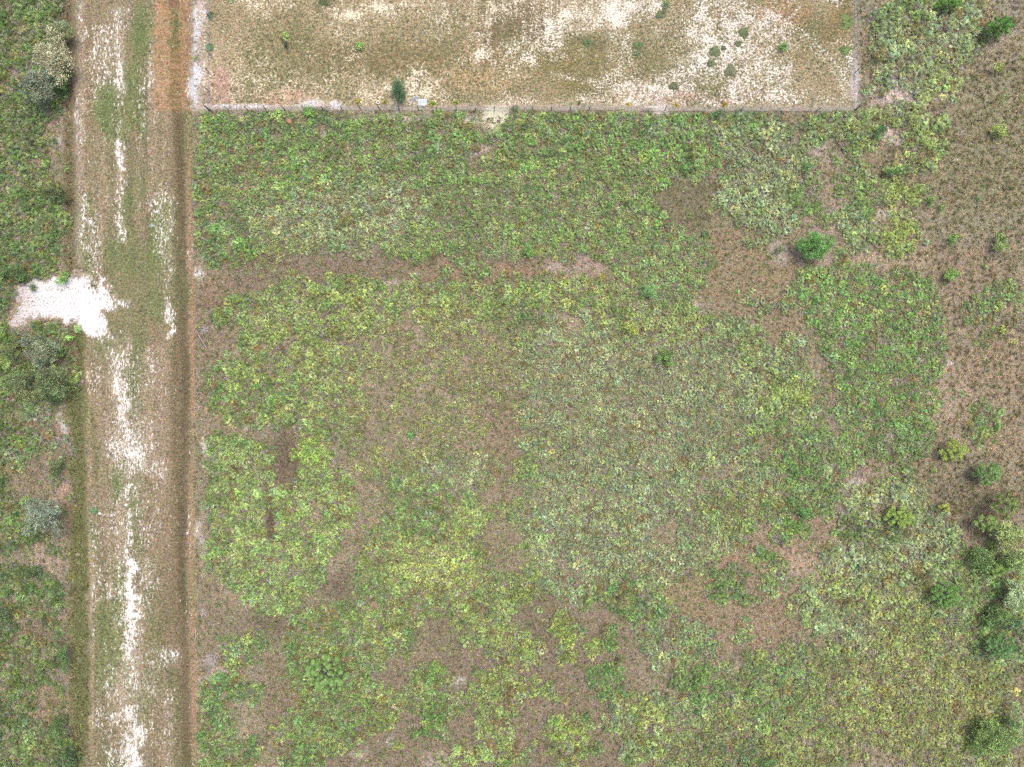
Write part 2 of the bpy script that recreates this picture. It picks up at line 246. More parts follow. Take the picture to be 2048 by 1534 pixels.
gp('e', (386, 355, 7, 14), WHT, .7); gp('e', (1290, 620, 20, 12), (190, 150, 142), .1); gp('e', (1395, 615, 16, 16), (206, 180, 160), .2)
# left of the track
gp('e', (110, 240, 26, 32), (168, 136, 122), .1); gp('e', (120, 290, 12, 12), (208, 190, 186), .3); gp('e', (65, 900, 70, 70), (150, 126, 108), .05); gp('e', (126, 850, 6, 30), (210, 196, 190), .5)
gp('e', (115, 985, 18, 16), (184, 146, 132), .1); gp('e', (132, 1030, 10, 40), (156, 118, 104), .02); gp('e', (90, 1130, 40, 34), (178, 150, 138), .15); gp('e', (135, 1320, 10, 60), (150, 128, 118), .1)
gp('e', (70, 1270, 60, 20), (134, 116, 98), .03); gp('e', (100, 1400, 34, 50), (156, 128, 104), .05); gp('e', (140, 130, 12, 80), (130, 100, 84), .02); gp('e', (140, 700, 16, 40), (140, 104, 84), .02)
# pale strip outside and under the fence
gp('r', (385, -400, 405, 219, 5), (206, 184, 170), .35, w=.3)
gp('l', ([(390, 25), (395, 60), (391, 70)], 8), WHT, .85, w=.3); gp('e', (393, 160, 9, 50), WHT, .78, w=.9); gp('e', (391, 90, 6, 30), WHT, .6, w=.9); gp('e', (402, 30, 14, 30), WHT, .5, w=.4)
gp('r', (384, 210, 1712, 221, 3), (186, 168, 146), .34, w=.5, a=.75)
gp('e', (800, 236, 40, 6), (236, 214, 204), .5, w=.4); gp('e', (935, 241, 22, 9), (240, 220, 208), .6, w=.4); gp('e', (1000, 236, 26, 26), CRM, .62, w=.8); gp('e', (865, 232, 8, 6), WHT, .7, w=.4)
gp('e', (625, 208, 22, 9), (240, 224, 220), .6, w=.4); gp('e', (670, 212, 14, 10), WHT, .7, w=.4); gp('e', (1322, 222, 14, 16), (236, 216, 204), .6, w=.4)
gp('e', (480, 213, 90, 5), WHT, .7, w=.2)
gp('r', (1704, -400, 1713, 222, 4), (166, 152, 130), .2, w=.5, a=.6); gp('e', (1712, 165, 8, 40), (226, 208, 200), .5, w=.4)

def ground_cols(px, py):
    n = len(px); wx, wy = warp(px, py, 26)
    lf = fbm(px, py, 90, 31, 4)[:, None]; lf2 = fbm(px, py, 34, 32, 3)[:, None]
    col = lin((164, 150, 126)) * (1 - lf) + lin((142, 136, 108)) * lf
    col = col * (1 - lf2 * .35) + lin((200, 178, 162)) * lf2 * .35
    sand = sst(.62, .95, fbm(px, py, 45, 33, 4)) * .3
    green = np.full(n, .12); scol = np.tile(lin((236, 218, 208)), (n, 1)); strk = np.zeros(n)
    def mix(a, b, m): return a * (1 - m[:, None]) + np.asarray(b) * m[:, None]
    # field
    fx, fy = px, py
    fm = pmask(px, py, FIELD, 3)
    f1 = fbm(px, py, 150, 41, 4); f2 = fbm(px, py, 60, 42, 4)
    fcol = lin((190, 168, 134)) * (1 - f1[:, None]) + lin((156, 146, 104)) * f1[:, None]
    fs = .22 + sst(.35, .9, f2) * .40; fg = .40 + (f1 - .5) * .3
    FP = [(600, 162, 110, 24, .72, 0), (470, 140, 26, 60, .6, 0), (510, 110, 16, 60, .5, -30), (540, 30, 30, 30, .55, 0), (680, 25, 34, 16, .9, 0), (790, 14, 60, 14, .85, 0), (880, 25, 70, 24, .6, 0), (960, 20, 60, 30, .6, 0),
          (680, 60, 30, 14, .5, 0), (990, 80, 50, 12, .6, 0), (1210, 20, 60, 26, .9, 0), (1300, 12, 40, 12, .8, 0), (1170, 50, 30, 16, .7, 0), (1330, 70, 24, 20, .6, 0), (1400, 60, 60, 40, .8, -20), (1450, 80, 40, 44, .9, 0),
          (1500, 40, 60, 20, .7, 15), (1420, 125, 50, 20, .8, 0), (1540, 130, 34, 60, .72, 0), (1380, 150, 50, 24, .75, 0), (1300, 190, 80, 16, .8, 0), (1230, 200, 40, 12, .85, 0), (1450, 200, 260, 10, .6, 0), (1500, 175, 60, 30, .66, 0),
          (1570, 170, 40, 30, .7, 0), (1580, 110, 10, 50, .7, 0), (1640, 130, 60, 10, .5, -50), (1690, 150, 16, 60, .6, 0), (760, 190, 40, 16, .7, 0), (834, 172, 16, 14, .8, 0), (1020, 170, 20, 30, .6, 0), (880, 205, 60, 10, .5, 0),
          (1050, 205, 60, 12, .6, 0), (530, 190, 120, 8, .6, 0), (1000, 130, 14, 14, .5, 0), (640, 120, 12, 30, .4, 0), (1150, 150, 30, 10, .4, 0), (440, 90, 20, 90, .4, 0), (1480, 150, 30, 60, .7, 0)]
    for cx, cy, rx, ry, s, ro in FP:
        m = emask(wx, wy, cx, cy, rx * 1.1, ry * 1.1, .8, ro); fs = fs * (1 - m) + (s * .93) * m
    fs = np.where(fs > .14, fs * (.72 + .5 * f2), fs)
    fs = fs * (.50 + .62 * fbm(px, py, 16, 103, 3)) + .03
    for cx, cy, rx, ry, c in [(930, 160, 110, 28, (200, 172, 130)), (570, 192, 60, 14, (206, 170, 140)), (440, 175, 30, 34, (196, 160, 138)), (1000, 110, 90, 24, (176, 148, 108)), (1680, 40, 30, 60, (170, 146, 104)),
                              (1560, 30, 60, 20, (184, 150, 116)), (1400, 195, 120, 10, (196, 164, 140)), (1040, 60, 70, 50, (150, 130, 100)), (760, 120, 140, 36, (158, 140, 102)), (1120, 120, 110, 40, (152, 138, 94)), (1180, 170, 60, 20, (150, 136, 92))]:
        m = emask(wx, wy, cx, cy, rx, ry, .5); fcol = mix(fcol, lin(c), m)
    for cx, cy, rx, ry, g in [(440, 40, 30, 40, .7), (590, 90, 60, 60, .6), (650, 12, 20, 20, .9), (1010, 60, 24, 30, .8), (1300, 110, 60, 40, .7), (1180, 85, 40, 14, .8), (1640, 60, 50, 24, .8), (1690, 20, 20, 30, .85), (1640, 130, 30, 40, .65), (760, 110, 80, 40, .55), (1060, 180, 40, 18, .7), (1160, 190, 50, 14, .7), (1350, 60, 20, 30, .7)]:
        m = emask(wx, wy, cx, cy, rx, ry, .7) * .7; fg = fg * (1 - m) + g * .8 * m; fs = fs * (1 - m * .5)
    # faint wheel arcs of the mower
    for (cx, cy, r, x0, x1) in [(1400, 340, 345, 1380, 1700), (1400, 340, 332, 1380, 1700), (1250, -300, 470, 1100, 1600)]:
        m = (1 - sst(2, 5, abs(np.hypot(px - cx, py - cy) - r))) * (px > x0) * (px < x1); fs = fs * (1 - m) + m * .55
    rows = (fbm(px * 1.0, py * .06, 9, 47, 2) - .5)
    rowm = emask(px, py, 1010, 40, 110, 60, .5); fcol = fcol * (1 + (rows * rowm * .45)[:, None]); fs = np.clip(fs + rows * rowm * .4, 0, 1)
    fcc = mix(np.tile(lin(WHT, .62), (n, 1)), lin(CRM, .62), sst(1600, 500, px) * .5 + .4)
    col = mix(col, fcol, fm); col = np.where(fm[:, None] > .5, fcol, col)
    sand = sand * (1 - fm) + fs * fm; green = green * (1 - fm) + fg * fm; scol = scol * (1 - fm[:, None]) + fcc * fm[:, None]
    # track
    tl = track_left(py); tr = track_right(py); jx = px + (fbm(px, py, 60, 51, 3) - .5) * 8
    tm = sst(-5, 5, jx - tl) * (1 - sst(-3, 3, px - tr))
    v1 = fbm(px * 1.0, py * .07, 14, 52, 4); v2 = fbm(px * 1.0, py * .3, 36, 53, 4); lane = fbm(px + (fbm(px * 0, py, 200, 110, 3) - .5) * 24, py * .02, 9, 59, 3)
    tcol = lin((170, 150, 122)) * (1 - v1[:, None]) + lin((144, 132, 100)) * v1[:, None]
    tcol = mix(tcol, lin((130, 142, 88)), sst(.45, .8, v2) * .7)
    tcol = mix(tcol, lin((156, 132, 108)), rect(px, py, 290, 640, 350, 2000, 24) * .5)
    tcol = tcol * (.86 + .36 * lane)[:, None]; ts = .13 + sst(.4, .9, fbm(px, py * .4, 34, 54, 4)) * .30 + (lane - .5) * .16
    tg = .30 + (v2 - .5) * .4
    for a in [(225, 235, 14, 60), (270, 525, 44, 34), (222, 500, 18, 30), (300, 610, 26, 30), (262, 380, 14, 50), (280, 60, 24, 60), (265, 170, 14, 40), (268, 950, 9, 40), (242, 970, 16, 22), (195, 690, 24, 34), (200, 1230, 16, 40), (265, 800, 12, 30)]:
        m = emask(jx + (v2 - .5) * 40, wy, *a, .9) * (.35 + .5 * v1); tcol = mix(tcol, lin((118, 138, 84)), m); ts = ts * (1 - m)
    m = rect(px, py, 342, -400, 368, 3000, 8) * .5; tcol = mix(tcol, lin((128, 112, 84)), m); ts = ts * (1 - m)
    gx = 361 + (py - 300) * .010 + (fbm(px * 0, py, 130, 92, 4) - .5) * 12; gw = .45 + .55 * fbm(px, py * .25, 24, 93, 4)
    m = (1 - sst(2, 15, abs(px - gx))) * sst(216, 240, py) * gw; tcol = mix(tcol, lin((112, 96, 72)), m); ts = ts * (1 - m)
    m = (1 - sst(1, 8, abs(px - gx - 17))) * gw * .95; tcol = mix(tcol, lin((190, 150, 118)), m); ts = ts * (1 - m) + .12 * m
    m = rect(px, py, 154, -400, 168, 640, 6) * .5; tcol = mix(tcol, lin((196, 174, 158)), m); ts = np.maximum(ts, m * .35)
    m = (1 - sst(2, 5, abs(px + (fbm(px * 0, py, 90, 112, 3) - .5) * 9 - (176 + (py - 700) * .012)))) * sst(650, 760, py) * .75 * fbm(px * 0, py, 50, 111, 3) * 1.4; tcol = mix(tcol, lin((200, 176, 138)), np.clip(m, 0, 1))
    m = rect(px, py, 150, 640, 174, 4000, 8) * (1 - sst(-4, 4, px - (168 + (py - 700) * .010))) ; tcol = mix(tcol, lin((96, 116, 62)), m); ts = ts * (1 - m); tg = tg * (1 - m) + .7 * m
    wash = lmask(px + (fbm(px, py, 40, 101, 4) - .5) * 40, py, [(240, -500), (240, 500), (244, 700), (258, 900), (262, 1300), (266, 4000)], 34, .9) * sst(660, 760, py) * (.35 + .6 * fbm(px, py * .4, 46, 102, 4)); ts = np.maximum(ts, wash * .54)
    sp = [('l', [(240, 280), (242, 330), (241, 400), (245, 440), (246, 480)], 6, .62), ('l', [(240, 285), (243, 335)], 5, .95), ('l', [(238, 30), (240, 100), (236, 140), (240, 178)], 8, .6), ('l', [(236, 130), (242, 180)], 9, .8), ('l', [(205, 60), (212, 150)], 9, .5),
          ('l', [(163, 18), (165, 40)], 3, .9), ('l', [(165, 65), (168, 90)], 5, .6), ('l', [(155, 180), (160, 260)], 6, .5), ('l', [(163, 400), (168, 460), (170, 510)], 5, .65), ('l', [(338, 380), (338, 560)], 7, .45), ('l', [(336, 600), (338, 645), (340, 672)], 6, .8),
          ('l', [(233, 700), (240, 760), (248, 800)], 18, .58), ('l', [(240, 770), (250, 870)], 10, .75), ('l', [(225, 850), (290, 850)], 20, .45), ('l', [(235, 895), (290, 890)], 22, .72), ('l', [(250, 905), (285, 915)], 14, .85), ('l', [(240, 930), (320, 945)], 14, .6),
          ('l', [(255, 965), (256, 1005)], 7, .88), ('l', [(252, 1040), (256, 1110), (262, 1130)], 9, .7), ('l', [(262, 1120), (258, 1150), (262, 1180), (258, 1240)], 9, .97), ('l', [(260, 1195), (268, 1230)], 11, .93), ('l', [(225, 1185), (234, 1188)], 12, .8),
          ('l', [(262, 1250), (263, 1340), (258, 1360)], 8, .88), ('l', [(262, 1300), (262, 1380)], 13, .72), ('l', [(262, 1420), (268, 1470), (265, 1534), (262, 2400)], 16, .9), ('l', [(230, 1360), (290, 1370)], 24, .5), ('l', [(310, 1322), (345, 1318)], 14, .6),
          ('l', [(240, 1420), (232, 1440)], 13, .6), ('l', [(300, 700), (300, 780)], 14, .4), ('l', [(325, 700), (328, 1000)], 6, .25), ('l', [(278, 970), (280, 1060)], 9, .55), ('l', [(335, 1380), (335, 1534)], 10, .4), ('l', [(290, 1130), (310, 1170)], 14, .5), ('l', [(250, 640), (250, 700)], 4, .6)]
    for k, pts, w_, s in sp:
        m = lmask(px + (fbm(px, py, 30, 55, 4) - .5) * 22, py + (fbm(px, py, 30, 56, 3) - .5) * 30, pts, w_ * 1.25, .95); ts = np.maximum(ts, m * s * (.62 + .5 * v1)); tcol = mix(tcol, lin((206, 188, 164)), m * s * .45)
    m = emask(jx, wy, 262, 600, 60, 90, .5); ts = ts * (1 - m * .85); tcol = mix(tcol, lin((138, 138, 96)), m * .5)
    # straw laid on the right edge by the field
    st = rect(px + (fbm(px, py, 14, 94, 3) - .5) * 8, py + (fbm(px, py, 14, 95, 3) - .5) * 5, 309, -500, 374, 222, 4) * (.55 + .4 * fbm(px, py * .5, 20, 96, 4)); stv = fbm(px, py, 12, 57, 3)[:, None]
    tcol = tcol * (1 - st[:, None]) + (lin((204, 162, 124)) * (1 - stv * .5) + lin((140, 116, 80)) * stv * .5) * st[:, None]; ts = ts * (1 - st) + .02 * st; tg = tg * (1 - st) + .05 * st
    m = rect(px + (fbm(px, py, 16, 97, 3) - .5) * 12, py, 340, 16, 358, 100, 6) * (.5 + .5 * fbm(px, py, 8, 98, 2)); tcol = mix(tcol, lin((104, 116, 70)), m * .9)
    m = rect(px, py, 341, 100, 362, 222, 4) * (.35 + .55 * (np.sin(py * .45 + 2 * fbm(px, py, 20, 58, 1)) > -.1)); tcol = mix(tcol, lin((128, 110, 70)), m * .8)
    m = rect(px, py, 337, -500, 360, 16, 4); tcol = mix(tcol, lin((150, 118, 92)), m)
    m = rect(px, py, 362, -500, 384, 222, 4); tcol = mix(tcol, lin((174, 138, 104)), m * .6)
    col = mix(col, tcol, tm); sand = sand * (1 - tm) + ts * tm; green = green * (1 - tm) + tg * tm; strk = tm
    scol = mix(scol, lin((255, 246, 232), .62), tm)
    # verge left of the track, lower half
    vm = rect(px + (fbm(px, py, 26, 113, 3) - .5) * 22, py, 136, 660, 180, 4000, 9) * (1 - tm); col = mix(col, lin((110, 114, 66)), vm * .8); sand = sand * (1 - vm); green = np.maximum(green, vm * .5)
    vm = rect(px, py, 128, -500, 150, 560, 8) * (1 - tm); col = mix(col, lin((122, 108, 76)), vm * .7); sand = sand * (1 - vm)
    for kind, args, c, s, g, sc, a, w_ in GRD:
        X = px + (wx - px) * w_ * (1 if w_ > .2 else .3); Y = py + (wy - py) * w_ * (1 if w_ > .2 else .3)
        if kind == 'p': m = pmask(X, Y, *args)
        elif kind == 'e': m = emask(X, Y, *args[:4], *(args[4:] or (.6,)))
        elif kind == 'l': m = lmask(X, Y, args[0], args[1])
        else: m = rect(X, Y, *args)
        m = m * a
        if kind != 'r' and w_ == 1.0: m = m * (1 - fm) * (1 - tm)
        if c is not None:
            cc_ = lin(c if sum(c) < 705 else (206, 182, 160))
            if c[0] < 190: cc_ = cc_ * .60 + cc_.mean() * np.array([1.12, 1.04, .80]) * .40; cc_ = cc_ * 1.14
            elif sum(c) < 705: cc_ = cc_ * .6 + cc_.mean() * np.array([1.1, 1.0, .88]) * .4
            col = mix(col, cc_, m * .9)
        if s is not None: sand = sand * (1 - m) + s * m
        if kind != 'p': green = green * (1 - m * .6)
        if c is not None and s and s > .3: scol = mix(scol, lin(np.minimum(np.array(c) * 1.08, 255)), m)
    # white sandy turnout
    t = poly_sd(wx, wy, TURNOUT); m = sst(-12, 10, t + (fbm(px, py, 9, 99, 2) - .5) * 16)
    grad = sst(20, 110, px + (fbm(px, py, 30, 91, 3) - .5) * 60)
    col = mix(col, lin((196, 174, 154)), m * .8); ss = .74 + .20 * grad - sst(180, 250, px) * .24
    ss = ss - emask(px, py, 85, 600, 34, 12, .6) * .15 - emask(px, py, 115, 578, 40, 6, .6) * .2
    sand = sand * (1 - m) + ss * m; green = green * (1 - m) + .06 * m; scol = mix(scol, lin((246, 234, 226)) * (1 - grad[:, None]) + lin(WHT, .58) * grad[:, None], m)
    return col, np.clip(sand, 0, 1), np.clip(green, 0, 1), scol, strk
def height(x, y):
    px = x / M + 1024; py = 767 - y / M
    z = (fbm(px, py, 240, 61, 3) - .5) * .5 + (fbm(px, py, 30, 62, 3) - .5) * .12
    z -= .08 * np.exp(-((px - 364) / 18) ** 2)
    z += .12 * np.exp(-((px - 160) / 12) ** 2)
    return z

# ------------------------------------------------------------------ materials
def new_mat(name):
    m = bpy.data.materials.new(name); m.use_nodes = True
    return m, m.node_tree, m.node_tree.nodes['Principled BSDF']
def N(nt, t, **kw):
    n = nt.nodes.new(t)
    for k, v in kw.items(): setattr(n, k, v)
    return n
def math_(nt, op, a, b=None, c=None, clamp=False):
    n = N(nt, 'ShaderNodeMath', operation=op, use_clamp=clamp)
    for i, v in enumerate((a, b, c)):
        if v is None: continue
        if isinstance(v, (int, float)): n.inputs[i].default_value = v
        else: nt.links.new(v, n.inputs[i])
    return n.outputs[0]
def mixc(nt, fac, a, b, mode='MIX'):
    n = N(nt, 'ShaderNodeMix', data_type='RGBA', blend_type=mode)
    for s, v in ((0, fac), (6, a), (7, b)):
        if isinstance(v, (int, float)): n.inputs[s].default_value = v
        elif isinstance(v, (tuple, list, np.ndarray)): n.inputs[s].default_value = tuple(float(q) for q in v[:3]) + (1,)
        else: nt.links.new(v, n.inputs[s])
    return n.outputs[2]
def maprange(nt, v, a, b, c=0., d=1., smooth=True):
    n = N(nt, 'ShaderNodeMapRange'); n.interpolation_type = 'SMOOTHSTEP' if smooth else 'LINEAR'
    nt.links.new(v, n.inputs[0])
    for i, q in zip((1, 2, 3, 4), (a, b, c, d)):
        if isinstance(q, (int, float)): n.inputs[i].default_value = q
        else: nt.links.new(q, n.inputs[i])
    return n.outputs[0]

def ground_material():
    m, nt, b = new_mat('ground_cover'); L = nt.links
    tc = N(nt, 'ShaderNodeNewGeometry'); pos = tc.outputs['Position']
    def attr(n): a = N(nt, 'ShaderNodeAttribute', attribute_name=n); return a
    ac = attr('gcol'); as_ = attr('gmask'); asc = attr('gsand')
    sep = N(nt, 'ShaderNodeSeparateColor'); L.new(as_.outputs['Color'], sep.inputs[0])
    sand, green, strk = sep.outputs
    # stretched coordinates on the track
    mp = N(nt, 'ShaderNodeMapping'); mp.inputs['Scale'].default_value = (1, .42, 1); L.new(pos, mp.inputs[0])
    vm = N(nt, 'ShaderNodeMix', data_type='VECTOR'); L.new(strk, vm.inputs[0]); L.new(pos, vm.inputs[4]); L.new(mp.outputs[0], vm.inputs[5])
    crd = vm.outputs[1]
    def noise(scale, det, rough=.6, c=crd):
        n = N(nt, 'ShaderNodeTexNoise'); n.inputs['Scale'].default_value = scale; n.inputs['Detail'].default_value = det; n.inputs['Roughness'].default_value = rough
        L.new(c, n.inputs['Vector']); return n
    n1 = noise(3.7, 3, .85); n2 = noise(4.2, 3, .85, pos); n3 = noise(1.6, 3, .7, pos); n4 = noise(2.8, 3, .75, pos); n5 = noise(.5, 4, .6, pos)
    col = ac.outputs['Color']
    v = maprange(nt, n2.outputs[0], .34, .66, .42, 1.62, False)
    cv = N(nt, 'ShaderNodeCombineColor')
    for i in range(3): L.new(v, cv.inputs[i])
    col = mixc(nt, 1, col, cv.outputs[0], 'MULTIPLY')
    col = mixc(nt, math_(nt, 'MULTIPLY', maprange(nt, n3.outputs[0], .45, .62), .30), col, mixc(nt, 1, col, (.78, .92, .62), 'MULTIPLY'))
    col = mixc(nt, math_(nt, 'MULTIPLY', maprange(nt, n5.outputs[0], .5, .65), .25), col, mixc(nt, 1, col, (1.14, 1.0, .92), 'MULTIPLY'))
    cn = noise(5.2, 2, .8, pos); cm = N(nt, 'ShaderNodeMix', data_type='VECTOR'); cm.factor_mode = 'UNIFORM'; cm.inputs[0].default_value = .75
    vs = N(nt, 'ShaderNodeVectorMath', operation='MULTIPLY_ADD'); L.new(cn.outputs['Color'], vs.inputs[0]); vs.inputs[1].default_value = (2.2, 2.0, 2.4); vs.inputs[2].default_value = (-.1, 0, -.2)
    col = mixc(nt, .8, col, vs.outputs[0], 'MULTIPLY')
    # low weeds and grass
    gt = math_(nt, 'SUBTRACT', .70, math_(nt, 'MULTIPLY', green, .40))
    gm = maprange(nt, n4.outputs[0], gt, math_(nt, 'ADD', gt, .07))
    gcol = mixc(nt, maprange(nt, n2.outputs[0], .38, .62), lin((96, 100, 66)), lin((148, 148, 104)))
    # bare sand
    st = math_(nt, 'ADD', .31, math_(nt, 'MULTIPLY', sand, .34))
    sm = maprange(nt, n1.outputs[0], math_(nt, 'SUBTRACT', st, .08), math_(nt, 'ADD', st, .05), 1., 0.)
    hs = maprange(nt, n2.outputs[0], .3, .7, .82, 1.08, False)
    ch = N(nt, 'ShaderNodeCombineColor')
    for i in range(3): L.new(hs, ch.inputs[i])
    scol = mixc(nt, 1, asc.outputs['Color'], ch.outputs[0], 'MULTIPLY')
    col = mixc(nt, sm, col, scol)
    gm2 = math_(nt, 'MULTIPLY', gm, math_(nt, 'SUBTRACT', 1.0, math_(nt, 'MULTIPLY', sm, .35)))
    col = mixc(nt, gm2, col, gcol)
    L.new(col, b.inputs['Base Color']); b.inputs['Roughness'].default_value = .95; b.inputs['Specular IOR Level'].default_value = .1
    bp = N(nt, 'ShaderNodeBump'); bp.inputs['Strength'].default_value = .5; bp.inputs['Distance'].default_value = .12
    hgt = math_(nt, 'SUBTRACT', math_(nt, 'ADD', n2.outputs[0], math_(nt, 'MULTIPLY', gm, .4)), math_(nt, 'MULTIPLY', sm, .3))
    L.new(hgt, bp.inputs['Height']); L.new(bp.outputs[0], b.inputs['Normal'])
    return m
def leaf_material(name, inst, rough=.5, spec=.35, transl=.25):
    """colour = tint (per instance or per vertex) x shade of each leaf ; alpha of shade marks dead leaves"""
    m, nt, b = new_mat(name); L = nt.links
    sh = N(nt, 'ShaderNodeAttribute', attribute_name='shade')
    if inst: tn = N(nt, 'ShaderNodeAttribute', attribute_name='tint', attribute_type='INSTANCER')
    else: tn = N(nt, 'ShaderNodeAttribute', attribute_name='tint')
    col = mixc(nt, 1, tn.outputs['Color'], sh.outputs['Color'], 'MULTIPLY')
    col = mixc(nt, sh.outputs['Alpha'], sh.outputs['Color'], col)
    L.new(col, b.inputs['Base Color']); b.inputs['Roughness'].default_value = rough; b.inputs['Specular IOR Level'].default_value = spec
    out = nt.nodes['Material Output']; tr = N(nt, 'ShaderNodeBsdfTranslucent'); mx = N(nt, 'ShaderNodeMixShader'); mx.inputs[0].default_value = transl
    L.new(col, tr.inputs[0]); L.new(b.outputs[0], mx.inputs[1]); L.new(tr.outputs[0], mx.inputs[2]); L.new(mx.outputs[0], out.inputs[0])
    return m
def plain(name, c, rough=.8, var=.25, scale=8., metal=0, k=1.0):
    m, nt, b = new_mat(name)
    n = N(nt, 'ShaderNodeTexNoise'); n.inputs['Scale'].default_value = scale; n.inputs['Detail'].default_value = 4
    tc = N(nt, 'ShaderNodeTexCoord'); nt.links.new(tc.outputs['Object'], n.inputs['Vector'])
    a = np.array(c) * k
    col = mixc(nt, maprange(nt, n.outputs[0], .3, .7), tuple(a * (1 - var)), tuple(np.minimum(a * (1 + var), .85)))
    nt.links.new(col, b.inputs['Base Color']); b.inputs['Roughness'].default_value = rough; b.inputs['Metallic'].default_value = metal
    return m
MG = ground_material()
MLI = leaf_material('leaf_scattered', True); ML = leaf_material('leaf', False)
MB = plain('bark', (.16, .13, .11), .9, .35, 6); MBP = plain('pale_bark', (.32, .28, .25), .9, .3, 8)
MPOST = plain('weathered_post', (.10, .10, .10), .85, .3, 5); MWIRE = plain('galvanised_wire', (.34, .34, .34), .5, .1, 3)

# ------------------------------------------------------------------ object helpers
def tag(o, label=None, cat=None, group=None, kind=None):
    if label: o['label'] = label
    if cat: o['category'] = cat
    if group: o['group'] = group
    if kind: o['kind'] = kind
    return o
def link(name, me, parent=None, loc=None):
    o = bpy.data.objects.new(name, me); C.objects.link(o)
    if parent: o.parent = parent
    if loc is not None: o.location = loc
    return o
def empty(name, loc): return link(name, None, None, loc)
def mesh(name, V, F, mat, cols=None, smooth=False):
    me = bpy.data.meshes.new(name); V = np.asarray(V, np.float32); 
    if isinstance(F, np.ndarray):
        nf, k = F.shape
        me.vertices.add(len(V)); me.vertices.foreach_set('co', V.ravel())
        me.loops.add(nf * k); me.loops.foreach_set('vertex_index', F.astype(np.int32).ravel())
        me.polygons.add(nf); me.polygons.foreach_set('loop_start', np.arange(0, nf * k, k, dtype=np.int32))
        me.update(calc_edges=True)
    else: me.from_pydata([tuple(v) for v in V], [], F); me.update()
    if mat: me.materials.append(mat)
    for n, a in (cols or {}).items():
        a = np.asarray(a, np.float32)
        if a.shape[1] == 3: a = np.c_[a, np.ones(len(a), np.float32)]
        at = me.attributes.new(n, 'FLOAT_COLOR', 'POINT'); at.data.foreach_set('color', a.astype(np.float32).ravel())
    if smooth: me.polygons.foreach_set('use_smooth', [True] * len(me.polygons))
    return me
def tube(pts, rads, seg=6):
    pts = [np.array(p, float) for p in pts]; V = []; F = []
    for i, p in enumerate(pts):
        d = pts[min(i + 1, len(pts) - 1)] - pts[max(i - 1, 0)]; d /= np.linalg.norm(d) + 1e-9
        a = np.cross(d, (0, 0, 1) if abs(d[2]) < .9 else (1, 0, 0)); a /= np.linalg.norm(a); b = np.cross(d, a)
        for k in range(seg):
            t = 2 * math.pi * k / seg; V.append(p + rads[i] * (math.cos(t) * a + math.sin(t) * b))
    for i in range(len(pts) - 1):
        for k in range(seg):
            k2 = (k + 1) % seg; F.append((i * seg + k, i * seg + k2, (i + 1) * seg + k2, (i + 1) * seg + k))
    F.append(tuple(range(seg))[::-1]); F.append(tuple((len(pts) - 1) * seg + k for k in range(seg)))
    return V, F
def box(cx, cy, cz, sx, sy, sz, rz=0, bev=0):
    c, s = math.cos(rz), math.sin(rz); V = []
    for z in (-1, 1):
        for x, y in ((-1, -1), (1, -1), (1, 1), (-1, 1)):
            X, Y = x * sx / 2, y * sy / 2; V.append((cx + X * c - Y * s, cy + X * s + Y * c, cz + z * sz / 2))
    return V, [(0, 3, 2, 1), (4, 5, 6, 7), (0, 1, 5, 4), (1, 2, 6, 5), (2, 3, 7, 6), (3, 0, 4, 7)]
def join(parts):
    V = []; F = []
    for v, f in parts:
        o = len(V); V += list(v); F += [tuple(i + o for i in q) for q in f]
    return V, F
def hz(x, y): return float(height(np.array([x], float), np.array([y], float))[0])

# ------------------------------------------------------------------ ground, track, field, turnout
def axis(lo, hi, step, far):
    core = np.arange(lo, hi + step / 2, step); out = []; d = step
    e = hi; ext = []
    while e < far: d *= 1.35; e += d; ext.append(e)
    e = lo; d = step; ext2 = []
    while e > -far: d *= 1.35; e -= d; ext2.append(e)
    return np.array(ext2[::-1] + list(core) + ext)
XS = axis(-84, 84, .35, 2500); YS = axis(-66, 66, .35, 2500)
GX, GY = np.meshgrid(XS, YS); gx, gy = GX.ravel(), GY.ravel(); gz = height(gx, gy)
gpx, gpy = gx / M + 1024, 767 - gy / M
gc, gs, gg, gsc, gst = ground_cols(gpx, gpy)
nx, ny = len(XS), len(YS)
ii = np.arange(ny - 1)[:, None] * nx + np.arange(nx - 1)[None, :]
FQ = np.stack([ii, ii + 1, ii + 1 + nx, ii + nx], -1).reshape(-1, 4)
def sheet(name, sel, off):
    F = FQ[sel]; u, inv = np.unique(F, return_inverse=True); F = inv.reshape(-1, 4)
    V = np.c_[gx[u], gy[u], gz[u] + off]
    me = mesh(name, V, F, MG, {'gcol': gc[u], 'gmask': np.c_[gs[u], gg[u], gst[u]], 'gsand': gsc[u]}, True)
    return tag(link(name, me), kind='structure')
fcx = gpx[FQ].mean(1); fcy = gpy[FQ].mean(1)
sheet('ground', np.ones(len(FQ), bool), 0)
inner = (abs(fcx - 1024) < 1180) & (abs(fcy - 767) < 930)
in_turn = poly_sd(fcx, fcy, TURNOUT) > 0
sheet('grass_track', (fcx > track_left(fcy)) & (fcx < track_right(fcy)) & inner & ~in_turn, .008)
sheet('mown_field', (poly_sd(fcx, fcy, FIELD) > 0) & inner, .008)
sheet('sandy_path', in_turn, .008)

